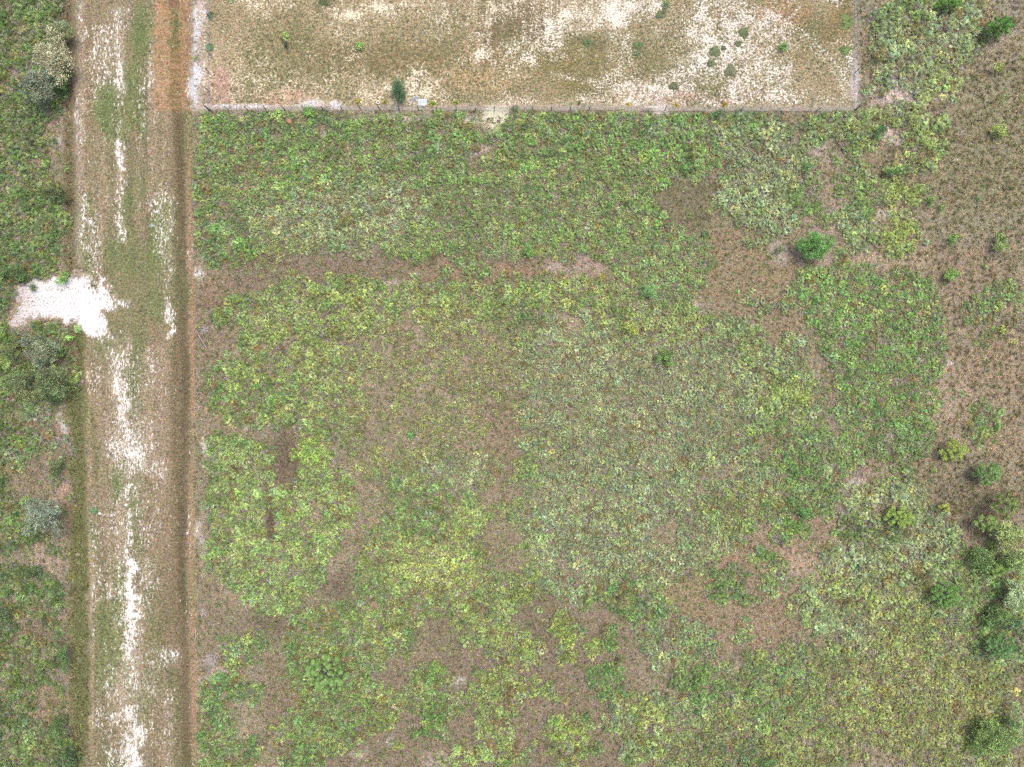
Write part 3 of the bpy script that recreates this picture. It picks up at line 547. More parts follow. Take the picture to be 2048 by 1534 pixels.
# ------------------------------------------------------------------ palmetto and grass prototypes
def unit(v): return v / (np.linalg.norm(v) + 1e-9)
def fan(V, F, S, c, d, nrm, L, nb, w, shade):
    """fan leaf: nb blades around point c, opening along d in the plane with normal nrm"""
    s = np.cross(nrm, d)
    for k in range(nb):
        a = R_(-125 + 250 * k / (nb - 1)) + random.uniform(-.08, .08)
        bd = unit(d * math.cos(a) + s * math.sin(a)); l = L * random.uniform(.8, 1.08) * (1 - .15 * abs(a) / 2)
        sd_ = np.cross(nrm, bd); o = len(V); mid = c + bd * l * .55 + nrm * l * .04
        V += [c, mid + sd_ * w, c + bd * l - nrm * l * random.uniform(-.05, .35), mid - sd_ * w]; F.append((o, o + 1, o + 2, o + 3))
        q = random.choice((.6, .8, 1, 1.1, 1.35, 1.6)); S += [(shade[0] * q, shade[1] * q, shade[2] * (q * .8 + .25), shade[3])] * 4
def rosette(nf, R, nb=9, dead=.16):
    V = []; F = []; S = []
    for i in range(nf):
        az = 2 * math.pi * (i + random.uniform(-.3, .3)) / nf * 1.0 + (i % 2) * .4; el = random.uniform(.35, 1.25)
        if random.random() < dead:
            el = random.uniform(.05, .5); q = random.uniform(.7, 1.4)
            sh = (.28 * q, .225 * q, .22 * q, 0.) if random.random() < .65 else (.23 * q, .16 * q, .09 * q, 0.)
        else:
            q = random.choice([.55, .75, .9, 1.05, 1.2, 1.5]) * random.uniform(.9, 1.1); sh = (q * random.uniform(.9, 1.12), q, q * random.uniform(.8, 1.1), 1.)
            if random.random() < .06: sh = (q * 1.35, q * 1.2, q * .7, 1.)
        d = np.array([math.cos(az) * math.cos(el), math.sin(az) * math.cos(el), math.sin(el)])
        L = R * random.uniform(.3, .85); c = d * L * np.array([1, 1, 1.15]); c[2] += .05
        out = np.array([math.cos(az), math.sin(az), 0]); tilt = random.uniform(-.35, .75)
        dd = unit(out * math.cos(tilt) + np.array([0, 0, 1]) * math.sin(tilt) * .8)
        sdv = unit(np.cross(dd, (0, 0, 1))); nrm = unit(np.cross(sdv, dd) + sdv * random.uniform(-.35, .35))
        if nrm[2] < 0: nrm = -nrm
        fan(V, F, S, c, dd, nrm, R * random.uniform(.30, .42), nb, R * .030, sh)
    return np.array(V), np.array(F), np.array(S)
def tuft(n, L, w, spread=.6, shades=((1, 1, 1, 1),)):
    V = []; F = []; S = []
    for i in range(n):
        az = random.uniform(0, 6.283); el = random.uniform(1.5 - spread, 1.5); o = len(V)
        b = np.array([random.uniform(-.12, .12), random.uniform(-.12, .12), 0]) * L * 1.6
        d = np.array([math.cos(az) * math.cos(el), math.sin(az) * math.cos(el), math.sin(el)]); l = L * random.uniform(.6, 1.1)
        s = np.array([-math.sin(az), math.cos(az), 0]); q = random.uniform(.7, 1.3); c = random.choice(shades)
        tip = b + d * l + np.array([math.cos(az), math.sin(az), -.3]) * l * .25
        V += [b - s * w * .6, b + s * w * .6, b + d * l * .55 + s * w, tip, b + d * l * .55 - s * w]; F.append((o, o + 1, o + 2, o + 3, o + 4)); S += [(c[0] * q, c[1] * q, c[2] * q, c[3])] * 5
    return np.array(V), np.array(F), np.array(S)
def herb(n, R, h, leaf):
    V = []; F = []; S = []
    for i in range(n):
        r = R * math.sqrt(random.random()); a = random.uniform(0, 6.283); z = h * random.uniform(.2, 1) * (1 - (r / R) ** 2 * .6)
        c = np.array([r * math.cos(a), r * math.sin(a), z]); nrm = unit(np.array([random.gauss(0, .5), random.gauss(0, .5), 1])); t = unit(np.cross(nrm, (random.random(), random.random(), .1))); s = np.cross(nrm, t)
        l = leaf * random.uniform(.6, 1.3); o = len(V); q = random.uniform(.65, 1.4)
        V += [c - t * l, c + s * l * .4, c + t * l, c - s * l * .4]; F.append((o, o + 1, o + 2, o + 3)); S += [(q, q, q, 1)] * 4
    return np.array(V), np.array(F), np.array(S)
def proto_collection(name, gens, mat):
    col = bpy.data.collections.new(name)
    for i, (V, F, S) in enumerate(gens):
        me = mesh(name + '_leaf_mesh', V, F, mat, {'shade': S}); o = bpy.data.objects.new(name + '_source', me); col.objects.link(o)
    return col
def gn_scatter(name, pts, rot, scl, idx, tint, coll, label, cat):
    me = bpy.data.meshes.new(name); me.vertices.add(len(pts)); me.vertices.foreach_set('co', np.asarray(pts, np.float32).ravel())
    a = me.attributes.new('rot', 'FLOAT_VECTOR', 'POINT'); a.data.foreach_set('vector', np.asarray(rot, np.float32).ravel())
    a = me.attributes.new('scl', 'FLOAT_VECTOR', 'POINT'); a.data.foreach_set('vector', np.asarray(scl, np.float32).ravel())
    a = me.attributes.new('idx', 'INT', 'POINT'); a.data.foreach_set('value', np.asarray(idx, np.int32))
    a = me.attributes.new('tint', 'FLOAT_COLOR', 'POINT'); a.data.foreach_set('color', np.c_[tint, np.ones(len(tint))].astype(np.float32).ravel())
    o = link(name, me); tag(o, label, cat, kind='stuff')
    g = bpy.data.node_groups.new(name + '_nodes', 'GeometryNodeTree')
    g.interface.new_socket('Geometry', in_out='INPUT', socket_type='NodeSocketGeometry'); g.interface.new_socket('Geometry', in_out='OUTPUT', socket_type='NodeSocketGeometry')
    gi = g.nodes.new('NodeGroupInput'); go = g.nodes.new('NodeGroupOutput')
    mp = g.nodes.new('GeometryNodeMeshToPoints'); ip = g.nodes.new('GeometryNodeInstanceOnPoints'); ci = g.nodes.new('GeometryNodeCollectionInfo')
    ci.inputs[0].default_value = coll; ci.inputs[1].default_value = True; ci.inputs[2].default_value = True
    def na(n, t):
        q = g.nodes.new('GeometryNodeInputNamedAttribute'); q.data_type = t; q.inputs[0].default_value = n; return q.outputs[0]
    er = g.nodes.new('FunctionNodeEulerToRotation'); g.links.new(na('rot', 'FLOAT_VECTOR'), er.inputs[0])
    g.links.new(gi.outputs[0], mp.inputs[0]); g.links.new(mp.outputs[0], ip.inputs['Points']); g.links.new(ci.outputs[0], ip.inputs['Instance'])
    ip.inputs['Pick Instance'].default_value = True
    g.links.new(na('idx', 'INT'), ip.inputs['Instance Index']); g.links.new(er.outputs[0], ip.inputs['Rotation']); g.links.new(na('scl', 'FLOAT_VECTOR'), ip.inputs['Scale'])
    g.links.new(ip.outputs[0], go.inputs[0])
    md = o.modifiers.new('scatter', 'NODES'); md.node_group = g
    return o
NP = 12
PALM = proto_collection('palmetto', [rosette(random.randint(12, 15), 1.0, 8) for _ in range(NP)] + [rosette(11, .95, 7, .92) for _ in range(3)], MLI)
GRS = proto_collection('grass', [tuft(random.randint(18, 24), .40, .013, random.uniform(.9, 1.3), ((1, 1, 1, 1), (1.2, 1.1, .9, 1), (.7, .8, .6, 1), (1.35, 1.25, 1.1, 1))) for _ in range(10)], MLI)
WEED = proto_collection('weed', [herb(26, .32, .22, .11) for _ in range(6)], MLI)

def cand(n, x0=-60, x1=2110, y0=-60, y1=1595, cell=None):
    """jittered grid of candidate points in photograph pixels"""
    xs = np.arange(x0, x1, n); ys = np.arange(y0, y1, n); X, Y = np.meshgrid(xs, ys)
    X = X.ravel() + rng.uniform(-.55, .55, X.size) * n; Y = Y.ravel() + rng.uniform(-.55, .55, Y.size) * n
    return X, Y
def to3(px, py):
    x = (px - 1024) * M; y = (767 - py) * M; return np.c_[x, y, height(x, y)]

KEEP_OUT = []      # (px, py, r) spots where scattered plants make way for separate ones
def keep(px, py):
    k = np.ones(px.shape, bool)
    for x, y, r in KEEP_OUT: k &= np.hypot(px - x, py - y) > r
    return k

# ------------------------------------------------------------------ trees and shrubs
def leafcloud(lobes, n, leaf, tint, flat=.5, shell=.75, jit=.16, aspect=.55):
    """leaves spread through ellipsoid lobes (x, y, z, rx, ry, rz), relative metres"""
    vol = np.array([l[3] * l[4] for l in lobes]); pk = rng.choice(len(lobes), n, p=vol / vol.sum())
    Lb = np.array(lobes, float)[pk]
    d = rng.normal(size=(n, 3)); d /= np.linalg.norm(d, axis=1)[:, None]; d[:, 2] = np.where(rng.random(n) < .7, abs(d[:, 2]), d[:, 2])
    r = np.where(rng.random(n) < shell, rng.uniform(.72, 1.05, n), rng.random(n) ** .5)[:, None]
    # clumps: pull points towards random twig ends
    c = Lb[:, :3] + d * r * Lb[:, 3:6]
    nk = max(6, n // 26); ck = c[rng.integers(0, n, nk)]; ci = rng.integers(0, nk, n)
    size = leaf * 2.1
    c = np.where((rng.random(n) < .75)[:, None], ck[ci] + rng.normal(size=(n, 3)) * size * np.array([1, 1, .6]), c)
    kb = rng.choice([.5, .75, 1., 1.35, 1.8], nk)[ci] * rng.uniform(.9, 1.1, nk)[ci]
    nr = rng.normal(size=(n, 3)) * flat + np.array([0, 0, 1]); nr /= np.linalg.norm(nr, axis=1)[:, None]
    t = np.cross(nr, rng.normal(size=(n, 3))); t /= np.linalg.norm(t, axis=1)[:, None]; s = np.cross(nr, t)
    l = (leaf * rng.uniform(.6, 1.35, n))[:, None]
    V = np.stack([c - t * l, c + s * l * aspect, c + t * l, c - s * l * aspect], 1).reshape(-1, 3)
    V[:, 2] = np.maximum(V[:, 2], .04)
    F = np.arange(n * 4).reshape(-1, 4)
    q = (kb * rng.uniform(.8, 1.25, n))[:, None] * (1 + rng.normal(size=(n, 3)) * np.array([.09, .05, .09]) * 1.2)
    lt = rng.uniform(.78, 1.22, (len(lobes), 1)) * (1 + rng.normal(size=(len(lobes), 3)) * np.array([.10, .03, .10])); q = q * lt[pk]
    S = np.repeat(np.c_[np.clip(q, .2, 2.4), np.ones(n)], 4, 0); T = np.repeat(np.tile(tint, (n, 1)), 4, 0)
    return V, F, {'shade': S, 'tint': T}
def lobes_for(rx, ry, h, n, flatz=.35):
    out = []
    for k in range(n):
        a = 2.4 * k + random.uniform(-.4, .4); q = math.sqrt((k + .3) / n) * random.uniform(.55, .95)
        out.append((rx * q * math.cos(a), ry * q * math.sin(a), h * random.uniform(.62, .9) * (1 - q * .25), rx * random.uniform(.22, .46), ry * random.uniform(.22, .46), h * flatz * random.uniform(.6, 1)))
    return out
def woody(name, cat, px, py, rx, ry, h, tint, label, n=1500, leaf=.11, nl=9, bark=None, trunk=.1, group=None, flat=.55, limbs=5, shell=.75, rot=0, k=1.0, asp=.55):
    """tree or shrub whose crown shows at photograph pixel (px, py); rx, ry in pixels"""
    if h > 3 and px > 1900: h *= .75
    x, y = P(px, py, h * .75); z = hz(x, y); t = empty(name, (x, y, z)); tag(t, label, cat, group)
    rx *= M * .93; ry *= M * .93; lb = lobes_for(rx, ry, h, nl)
    if rot:
        c, s = math.cos(R_(rot)), math.sin(R_(rot)); lb = [(l[0] * c - l[1] * s, l[0] * s + l[1] * c) + tuple(l[2:]) for l in lb]
    tv = lin(tint, k); tv = tv * .78 + tv.mean() * .22 * np.array([1.1, 1.05, .8]); V, F, cc = leafcloud(lb, n, leaf, tv, flat, shell, aspect=asp)
    link('crown' if h > 1.6 else 'foliage', mesh('crown', V, F, ML, cc), t)
    hb = h * .55; V, F = tube([(0, 0, -.1), (.05 * h, .02 * h, hb * .5), (0, .04 * h, hb)], [trunk, trunk * .8, trunk * .55], 7)
    link('trunk' if h > 1.6 else 'stem', mesh('trunk', V, F, bark or MB), t)
    for i in range(limbs):
        l = lb[i % len(lb)]; e = np.array(l[:3]) * np.array([1.05, 1.05, 1]); m_ = np.array([e[0] * .45, e[1] * .45, hb * .85 + (e[2] - hb) * .3])
        V, F = tube([(0, .03 * h, hb * .8), m_, e], [trunk * .5, trunk * .36, trunk * .12], 5)
        link('limb' if h > 1.6 else 'twig', mesh('limb', V, F, bark or MB), t)
    KEEP_OUT.append((px, py, max(6, min(rx, ry) / M * .5)))
    return t
# needle tufts of the pines
def tuft_mesh(nn, L, tint, name='needle_tuft'):
    V = []; F = []; S = []; T = []
    for i in range(nn):
        az = 2.399 * i + random.uniform(-.2, .2); el = random.choice([.05, .2, .35, .5, .75]) + random.uniform(-.1, .1)
        d = np.array([math.cos(az) * math.cos(el), math.sin(az) * math.cos(el), math.sin(el)]); s = np.array([-math.sin(az), math.cos(az), 0]); o = len(V)
        b = np.array([0, 0, -.1 + .22 * random.random()]) * L; w = .030; l = L * random.uniform(.8, 1.08) * (1 if el < .9 else .75)
        q = random.uniform(.85, 1.3); tip = b + d * l - np.array([0, 0, .12]) * l
        V += [b - s * w * .5, b + s * w * .5, b + d * l * .6 + s * w, tip, b + d * l * .6 - s * w]; F.append((o, o + 1, o + 2, o + 3, o + 4)); S += [(q, q, q * .95, 1)] * 5; T += [tuple(tint)] * 5
    return mesh(name, np.array(V), np.array(F), ML, {'shade': np.array(S), 'tint': np.array(T)})
def pine(px, py, rx, ry, h, tint, label, nt=22, tl=.42, k=.9, rot=0, group='young pines'):
    x, y = P(px, py, h * .7); z = hz(x, y); t = empty('pine_tree', (x, y, z)); tag(t, label, 'pine tree', group)
    V, F = tube([(0, 0, -.1), (.03, 0, h * .5), (0, .03, h)], [.10, .07, .025], 7); link('trunk', mesh('trunk', V, F, MB), t)
    h *= .72; tv = lin(tint, k * 1.2); tv = tv * .8 + tv.mean() * .2 * np.array([1.1, 1.05, .8]); tms = [tuft_mesh(60, tl * q, tv) for q in (.85, 1.0, 1.15)]
    rx *= M * .9; ry *= M * .9; c, s = math.cos(R_(rot)), math.sin(R_(rot)); first = {}
    for i in range(nt):
        q = math.sqrt((i + .2) / nt); a = 2.399 * i + random.uniform(-.25, .25)
        X, Y = rx * q * math.cos(a), ry * q * math.sin(a); X, Y = X * c - Y * s, X * s + Y * c
        Z = h * (1.02 - .5 * q * random.uniform(.8, 1.1)) if i else h + .05
        if i:
            z0 = max(.3, Z - .35 * math.hypot(X, Y) - .1); V, F = tube([(0, 0, z0), (X * .55, Y * .55, (z0 + Z) / 2 - .08), (X, Y, Z - .05)], [.035, .026, .014], 4)
            link('branch', mesh('branch', V, F, MB), t)
        o = link('needle_tuft', tms[i % 3], t, (X, Y, Z)); o.rotation_euler = (random.uniform(-.35, .35) - .3 * Y / (ry + .01), random.uniform(-.35, .35) + .3 * X / (rx + .01), random.uniform(0, 6.28))
    KEEP_OUT.append((px, py, 8))
    return t

GO = (150, 148, 112); OAKD = (104, 124, 84)
# --- trees along the left edge of the track
woody('oak_tree', 'tree', 103, 118, 46, 58, 5.0, (162, 158, 122), 'pale olive grey oak crown at the track edge, topmost of the left edge trees', 6500, .10, 12, trunk=.16)
woody('oak_tree', 'tree', 78, 172, 42, 38, 4.2, (112, 122, 94), 'dark grey green oak directly below the pale olive oak', 4200, .10, 9, trunk=.14, rot=20)
woody('oak_tree', 'tree', 118, 60, 30, 28, 3.6, (128, 140, 92), 'small olive green oak just above the pale olive oak', 2200, .09, 7, trunk=.10)
woody('shrub', 'shrub', 128, 160, 16, 26, 2.2, (88, 128, 58), 'bright green shrub tucked against the right side of the dark grey oak', 1000, .09, 5, trunk=.05)
woody('shrub', 'shrub', 110, 385, 34, 22, 1.9, (94, 106, 56), 'dark olive shrub at the left track edge above the yellow green palmetto', 1500, .09, 6, trunk=.05)
woody('oak_tree', 'tree', 78, 702, 40, 34, 4.2, (118, 132, 96), 'grey green oak just below the white sandy turnout', 3800, .10, 10, trunk=.14)
woody('oak_tree', 'tree', 100, 768, 42, 36, 4.2, (104, 120, 74), 'dark green oak beside the green verge, second below the sandy turnout', 3800, .10, 9, trunk=.14)
woody('oak_tree', 'tree', 40, 768, 28, 40, 3.2, (120, 132, 80), 'olive green oak nearest the left frame edge below the turnout', 2000, .10, 6, trunk=.10)
woody('oak_tree', 'tree', 82, 1035, 44, 44, 4.4, (128, 142, 116), 'round silvery grey oak standing alone in the brown opening left of the track', 5200, .09, 11, trunk=.15)
woody('shrub', 'shrub', 124, 1312, 12, 36, 2.6, (88, 120, 60), 'narrow dark green upright shrub beside the lower track verge', 1300, .08, 6, trunk=.05)
woody('shrub', 'shrub', 114, 1450, 26, 32, 2.4, (96, 124, 64), 'rounded dark green shrub in the brown gap beside the lower track', 1500, .09, 6, trunk=.06)
woody('shrub', 'shrub', 134, 1518, 26, 22, 2.4, (82, 110, 60), 'dark green shrub at the bottom left where the track leaves the photo', 1200, .09, 6, trunk=.06)
woody('shrub', 'shrub', 108, 940, 15, 28, 2.0, (92, 116, 64), 'dark green shrub between the brown scrub and the verge above the silvery oak', 900, .08, 5, trunk=.05)
woody('shrub', 'shrub', 8, 1240, 18, 30, 2.4, (92, 114, 70), 'dark shrub cut by the left frame edge below the palmetto thicket', 900, .09, 5, trunk=.05)
woody('shrub', 'shrub', 62, 574, 13, 9, .9, (110, 128, 74), 'small grey green shrub standing in the white sand of the turnout', 420, .07, 4, trunk=.03)
woody('shrub', 'shrub', 128, 556, 20, 11, 1.2, (118, 160, 66), 'bright green leafy shrub along the upper edge of the sandy turnout', 620, .09, 5, trunk=.03, rot=20)
woody('shrub', 'shrub', 155, 657, 9, 7, .9, (134, 178, 84), 'tiny light green shrub at the lower edge of the sandy turnout', 240, .08, 4, trunk=.02)
woody('shrub', 'shrub', 136, 676, 10, 9, .9, (138, 176, 84), 'tiny light green shrub on brown litter left of the green verge', 260, .08, 4, trunk=.02)
# --- mown field
woody('shrub', 'bush', 798, 181, 21, 27, 1.5, (78, 118, 70), 'dark green bush beside the grey junk in the mown field', 3200, .085, 7, trunk=.05, asp=.35)
woody('shrub', 'shrub', 718, 90, 9, 9, .8, (124, 166, 66), 'small bright green shrub standing alone in the middle of the mown field', 380, .08, 4, trunk=.02)
woody('shrub', 'shrub', 567, 73, 8, 9, .7, (136, 166, 74), 'small yellow green shrub in the left part of the mown field', 300, .08, 4, trunk=.02)
woody('shrub', 'shrub', 573, 90, 6, 5, .5, (78, 96, 58), 'tiny dark shrub just below the yellow green shrub in the mown field', 160, .07, 3, trunk=.02)
woody('shrub', 'shrub', 1566, 95, 10, 10, .8, (92, 138, 54), 'small deep green shrub in the right part of the mown field', 420, .08, 4, trunk=.02)
woody('shrub', 'shrub', 1333, 8, 8, 10, .7, (96, 128, 62), 'small green shrub at the top edge of the mown field', 300, .08, 4, trunk=.02)
woody('shrub', 'shrub', 614, 222, 12, 12, 1.1, (110, 156, 62), 'bright green shrub growing through the lower fence left of the bush', 420, .08, 4, trunk=.02)
woody('shrub', 'shrub', 1030, 222, 8, 14, 1.0, (104, 136, 60), 'small green shrub at the fence beside the cream sand patch', 320, .08, 4, trunk=.02)
woody('shrub', 'shrub', 1437, 228, 22, 12, 1.1, (88, 122, 70), 'dark blue green shrub under the right half of the lower fence', 520, .08, 5, trunk=.03)
# --- shrubs among the palmetto
woody('shrub', 'shrub', 688, 440, 22, 16, 1.4, (122, 130, 54), 'olive shrub in the pale palmetto right of the upper track', 900, .06, 6, trunk=.04, rot=20)
woody('shrub', 'shrub', 1056, 500, 13, 13, 1.5, (112, 164, 78), 'soft light green round shrub just above the brown lane', 700, .06, 5, trunk=.03)
woody('shrub', 'shrub', 1238, 418, 12, 9, 1.2, (158, 170, 116), 'pale grey green shrub in the upper palmetto', 420, .06, 4, trunk=.03)
woody('shrub', 'shrub', 1254, 405, 8, 8, 1.2, (98, 114, 54), 'dark olive shrub touching the pale grey shrub', 300, .06, 4, trunk=.03)
woody('shrub', 'shrub', 1202, 553, 16, 9, 1.1, (148, 146, 58), 'yellow olive shrub at the right end of the brown lane', 420, .06, 4, trunk=.03)
woody('shrub', 'shrub', 1299, 579, 17, 18, 1.9, (98, 158, 84), 'soft blue green round shrub in the middle of the scrub', 1200, .06, 6, trunk=.04)
woody('shrub', 'shrub', 1331, 718, 20, 23, 1.6, (104, 142, 58), 'bright green leafy shrub in the pale right central palmetto', 900, .09, 6, trunk=.04)
woody('shrub', 'shrub', 1260, 655, 20, 18, 1.3, (146, 160, 66), 'yellow green shrub above the bright green leafy shrub', 700, .09, 6, trunk=.04)
woody('shrub', 'shrub', 1385, 290, 14, 8, 1.3, (136, 138, 56), 'olive yellow shrub, upper of two near the end of the upper palmetto band', 420, .06, 4, trunk=.03)
woody('shrub', 'shrub', 1382, 312, 14, 11, 1.3, (130, 134, 52), 'olive yellow shrub, lower of two near the end of the upper palmetto band', 480, .06, 4, trunk=.03)
woody('round_tree', 'tree', 1634, 492, 36, 33, 3.4, (96, 156, 64), 'large round bright green tree between the two brown clearings', 5200, .085, 12, trunk=.12)
woody('shrub', 'shrub', 1559, 495, 9, 12, .9, (120, 140, 84), 'small shrub ringed by pale sand left of the large round tree', 320, .08, 4, trunk=.02)
woody('shrub', 'shrub', 1598, 395, 17, 26, 1.7, (106, 152, 70), 'tall grassy green shrub above the large round tree', 1000, .10, 6, trunk=.04, asp=.16)
woody('shrub', 'shrub', 1762, 262, 11, 21, 1.7, (74, 112, 60), 'dark green oval shrub below the pinkish bare patch', 760, .08, 5, trunk=.04, rot=15)
woody('shrub', 'shrub', 1784, 345, 22, 9, 1.3, (92, 136, 58), 'low wide green shrub on the lower edge of the right palmetto band', 600, .08, 5, trunk=.03)
woody('shrub', 'shrub', 1616, 335, 13, 10, 1.1, (94, 130, 66), 'small dark green shrub left of the field corner scrub', 380, .08, 4, trunk=.02)
woody('shrub', 'shrub', 1612, 1026, 14, 14, 1.6, (96, 158, 64), 'small vivid green round shrub beside the lower right brown opening', 760, .07, 5, trunk=.03)
woody('turkey_oak', 'tree', 1244, 1198, 27, 29, 2.6, (134, 136, 74), 'olive lobed tree with dark forked branches showing in its flat crown', 2300, .05, 6, trunk=.07, flat=.25, limbs=6)
woody('turkey_oak', 'tree', 1242, 1318, 13, 16, 2.0, (126, 134, 66), 'small olive lobed tree below the larger olive tree', 800, .05, 4, trunk=.05, flat=.25, limbs=4)
woody('shrub', 'shrub', 1106, 1500, 18, 11, 1.5, (132, 138, 72), 'flat olive shrub near the bottom edge right of the centre', 520, .06, 4, trunk=.03, flat=.3)
woody('shrub', 'shrub', 740, 1418, 14, 10, 1.3, (118, 138, 62), 'olive green shrub right below the longleaf pine', 420, .06, 4, trunk=.03, flat=.3)
woody('shrub', 'shrub', 706, 1333, 16, 11, 1.3, (124, 146, 66), 'soft olive green shrub touching the right side of the longleaf pine', 460, .06, 4, trunk=.03)
woody('shrub', 'shrub', 815, 1265, 13, 14, 1.3, (126, 166, 84), 'light green shrub at the dark brown hollow below the yellow palmetto', 520, .07, 4, trunk=.03)
woody('shrub', 'shrub', 1200, 1032, 8, 8, .9, (158, 152, 58), 'tiny yellow olive shrub in the pale lower palmetto', 200, .05, 4, trunk=.02)
woody('shrub', 'shrub', 1262, 900, 24, 12, 1.0, (140, 150, 60), 'low yellow olive shrub in the middle of the pale palmetto', 420, .06, 5, trunk=.03)
woody('shrub', 'shrub', 820, 870, 9, 8, .9, (84, 160, 66), 'tiny vivid green shrub in the brown centre', 240, .07, 4, trunk=.02)
woody('shrub', 'shrub', 1398, 1165 + 262, 8, 8, .9, (104, 150, 70), 'tiny green shrub above a grey palmetto clump near the bottom', 200, .07, 4, trunk=.02)
woody('shrub', 'shrub', 1540, 1526, 22, 14, 1.6, (96, 150, 66), 'green round shrub cut by the bottom edge', 800, .07, 5, trunk=.03)
# --- small shrubs in the open dry grass
SG = 'small shrubs in the dry grass'
woody('shrub', 'shrub', 2001, 137, 14, 13, 1.2, (154, 170, 76), 'sparse yellow green shrub in the dry grass below the top right pine', 420, .09, 5, trunk=.02, group=SG)
woody('shrub', 'shrub', 1999, 260, 16, 21, 1.4, (142, 168, 72), 'yellow green oval shrub alone in the dry grass, second from the top', 760, .09, 6, trunk=.03, group=SG)
woody('shrub', 'shrub', 2003, 485, 20, 23, 1.7, (128, 160, 74), 'largest green shrub standing alone in the dry grass at the right', 1000, .09, 7, trunk=.04, group=SG)
woody('shrub', 'shrub', 1906, 477, 12, 15, 1.2, (118, 154, 66), 'small green leaning shrub left of the largest dry grass shrub', 460, .09, 5, trunk=.03, group=SG, rot=-25)
woody('shrub', 'shrub', 1904, 547, 18, 17, 1.4, (110, 150, 64), 'rounded green shrub right of the mid right thicket top', 800, .09, 6, trunk=.03, group=SG)
woody('shrub', 'shrub', 1884, 414, 8, 9, .9, (122, 148, 70), 'tiny green shrub right of the yellow green palmetto clump', 260, .08, 4, trunk=.02, group=SG)
woody('shrub', 'shrub', 1863, 398, 10, 8, .9, (122, 148, 66), 'tiny green shrub at the right tip of the palmetto band', 260, .08, 4, trunk=.02, group=SG)
woody('shrub', 'shrub', 2004, 660, 7, 6, .8, (146, 168, 72), 'tiny yellow green shrub low in the right dry grass', 180, .08, 4, trunk=.02, group=SG)
woody('shrub', 'shrub', 1997, 855, 8, 8, .9, (128, 164, 66), 'tiny green shrub at the right end of the thin palmetto above the pines', 220, .08, 4, trunk=.02, group=SG)
woody('shrub', 'shrub', 1869, 941, 6, 5, .8, (134, 166, 66), 'tiny bright green shrub left of the dark pine shadow', 140, .07, 3, trunk=.02, group=SG)
# --- pines
pine(1915, 903, 30, 22, 3.4, (148, 172, 62), 'yellow green pine with ring shaped tufts, upper of the pair on brown grass', 22, .42)
pine(1985, 948, 30, 24, 4.0, (112, 150, 80), 'blue green pine with dense tufts, lower of the pair on brown grass', 30, .44)
pine(2012, 44, 31, 20, 4.2, (84, 140, 52), 'dark green leaning pine in the top right corner', 34, .42, rot=25)
pine(1905, 2, 26, 12, 3.2, (96, 146, 52), 'green pine cut by the top edge beside the palmetto', 18, .42)
pine(1806, 1036, 33, 22, 2.8, (142, 170, 66), 'yellow green pine inside the dark palmetto of the lower right', 28, .42)
pine(1902, 1195, 36, 28, 3.4, (106, 150, 70), 'round mid green pine in the lower right scrub', 40, .40)
pine(2012, 1300, 34, 28, 3.8, (98, 144, 78), 'dark blue green pine at the lower right frame edge', 36, .40)
pine(650, 1355, 46, 42, 3.6, (120, 158, 84), 'large pale green longleaf pine with loose star tufts in the lower left scrub', 46, .50, k=.95)
pine(1892, 1015, 12, 8, 1.6, (166, 178, 70), 'tiny yellow green pine seedling in the brown grass', 6, .36)
pine(2003, 1142, 22, 14, 3.4, (126, 160, 66), 'small light pine below the tall trees on the right edge', 14, .42)
pine(1985, 1050, 24, 18, 4.6, (128, 158, 76), 'light green pine in front of the tall trees on the right edge', 18, .42)
pine(2028, 1012, 26, 26, 6.2, (122, 146, 70), 'tall pine crown cut by the right frame edge', 26, .44)
woody('oak_tree', 'tree', 2022, 1075, 34, 40, 5.4, (142, 156, 84), 'large yellow green oak on the right frame edge', 3800, .10, 10, trunk=.16)
woody('oak_tree', 'tree', 2030, 1120, 24, 24, 4.4, (128, 150, 80), 'green oak below the large oak on the right frame edge', 1800, .10, 6, trunk=.12)
woody('oak_tree', 'tree', 2034, 1190, 22, 38, 4.4, (158, 176, 122), 'pale silvery green tree at the right frame edge', 2400, .10, 8, trunk=.12)
woody('oak_tree', 'tree', 1978, 1477, 52, 50, 3.6, (118, 146, 70), 'broad soft green tree in the bottom right corner', 7500, .09, 14, trunk=.14)
woody('oak_tree', 'tree', 1975, 1125, 34, 26, 3.2, (112, 138, 70), 'low dark olive oak left of the tall right edge trees', 2400, .09, 8, trunk=.10)
woody('oak_tree', 'tree', 2000, 1235, 34, 26, 3.2, (108, 136, 68), 'dark olive oak between the round green pine and the pale edge tree', 2400, .09, 8, trunk=.10)
woody('oak_tree', 'tree', 2035, 1450, 20, 60, 3.4, (124, 146, 78), 'tall narrow green oak on the right edge beside the broad corner tree', 2200, .09, 8, trunk=.10)
woody('shrub', 'shrub', 30, 545, 34, 18, 2.0, (84, 112, 56), 'dark green shrub above the left end of the sandy turnout', 1500, .09, 6, trunk=.05)
woody('shrub', 'shrub', 60, 1140, 26, 18, 2.0, (92, 118, 62), 'dark olive shrub in the pinkish gap below the silvery oak', 1100, .09, 6, trunk=.05)
woody('shrub', 'shrub', 20, 700, 22, 26, 2.2, (96, 122, 66), 'dark shrub on the left frame edge below the blue tarp', 1100, .09, 6, trunk=.05)
woody('shrub', 'shrub', 1858, 1160, 18, 24, 1.6, (114, 118, 62), 'dark olive brown shrub left of the round mid green pine', 700, .07, 5, trunk=.04)
woody('shrub', 'shrub', 2034, 1255, 18, 18, 2.4, (82, 112, 62), 'dark green shrub between the pale tree and the dark blue pine', 700, .09, 5, trunk=.05)

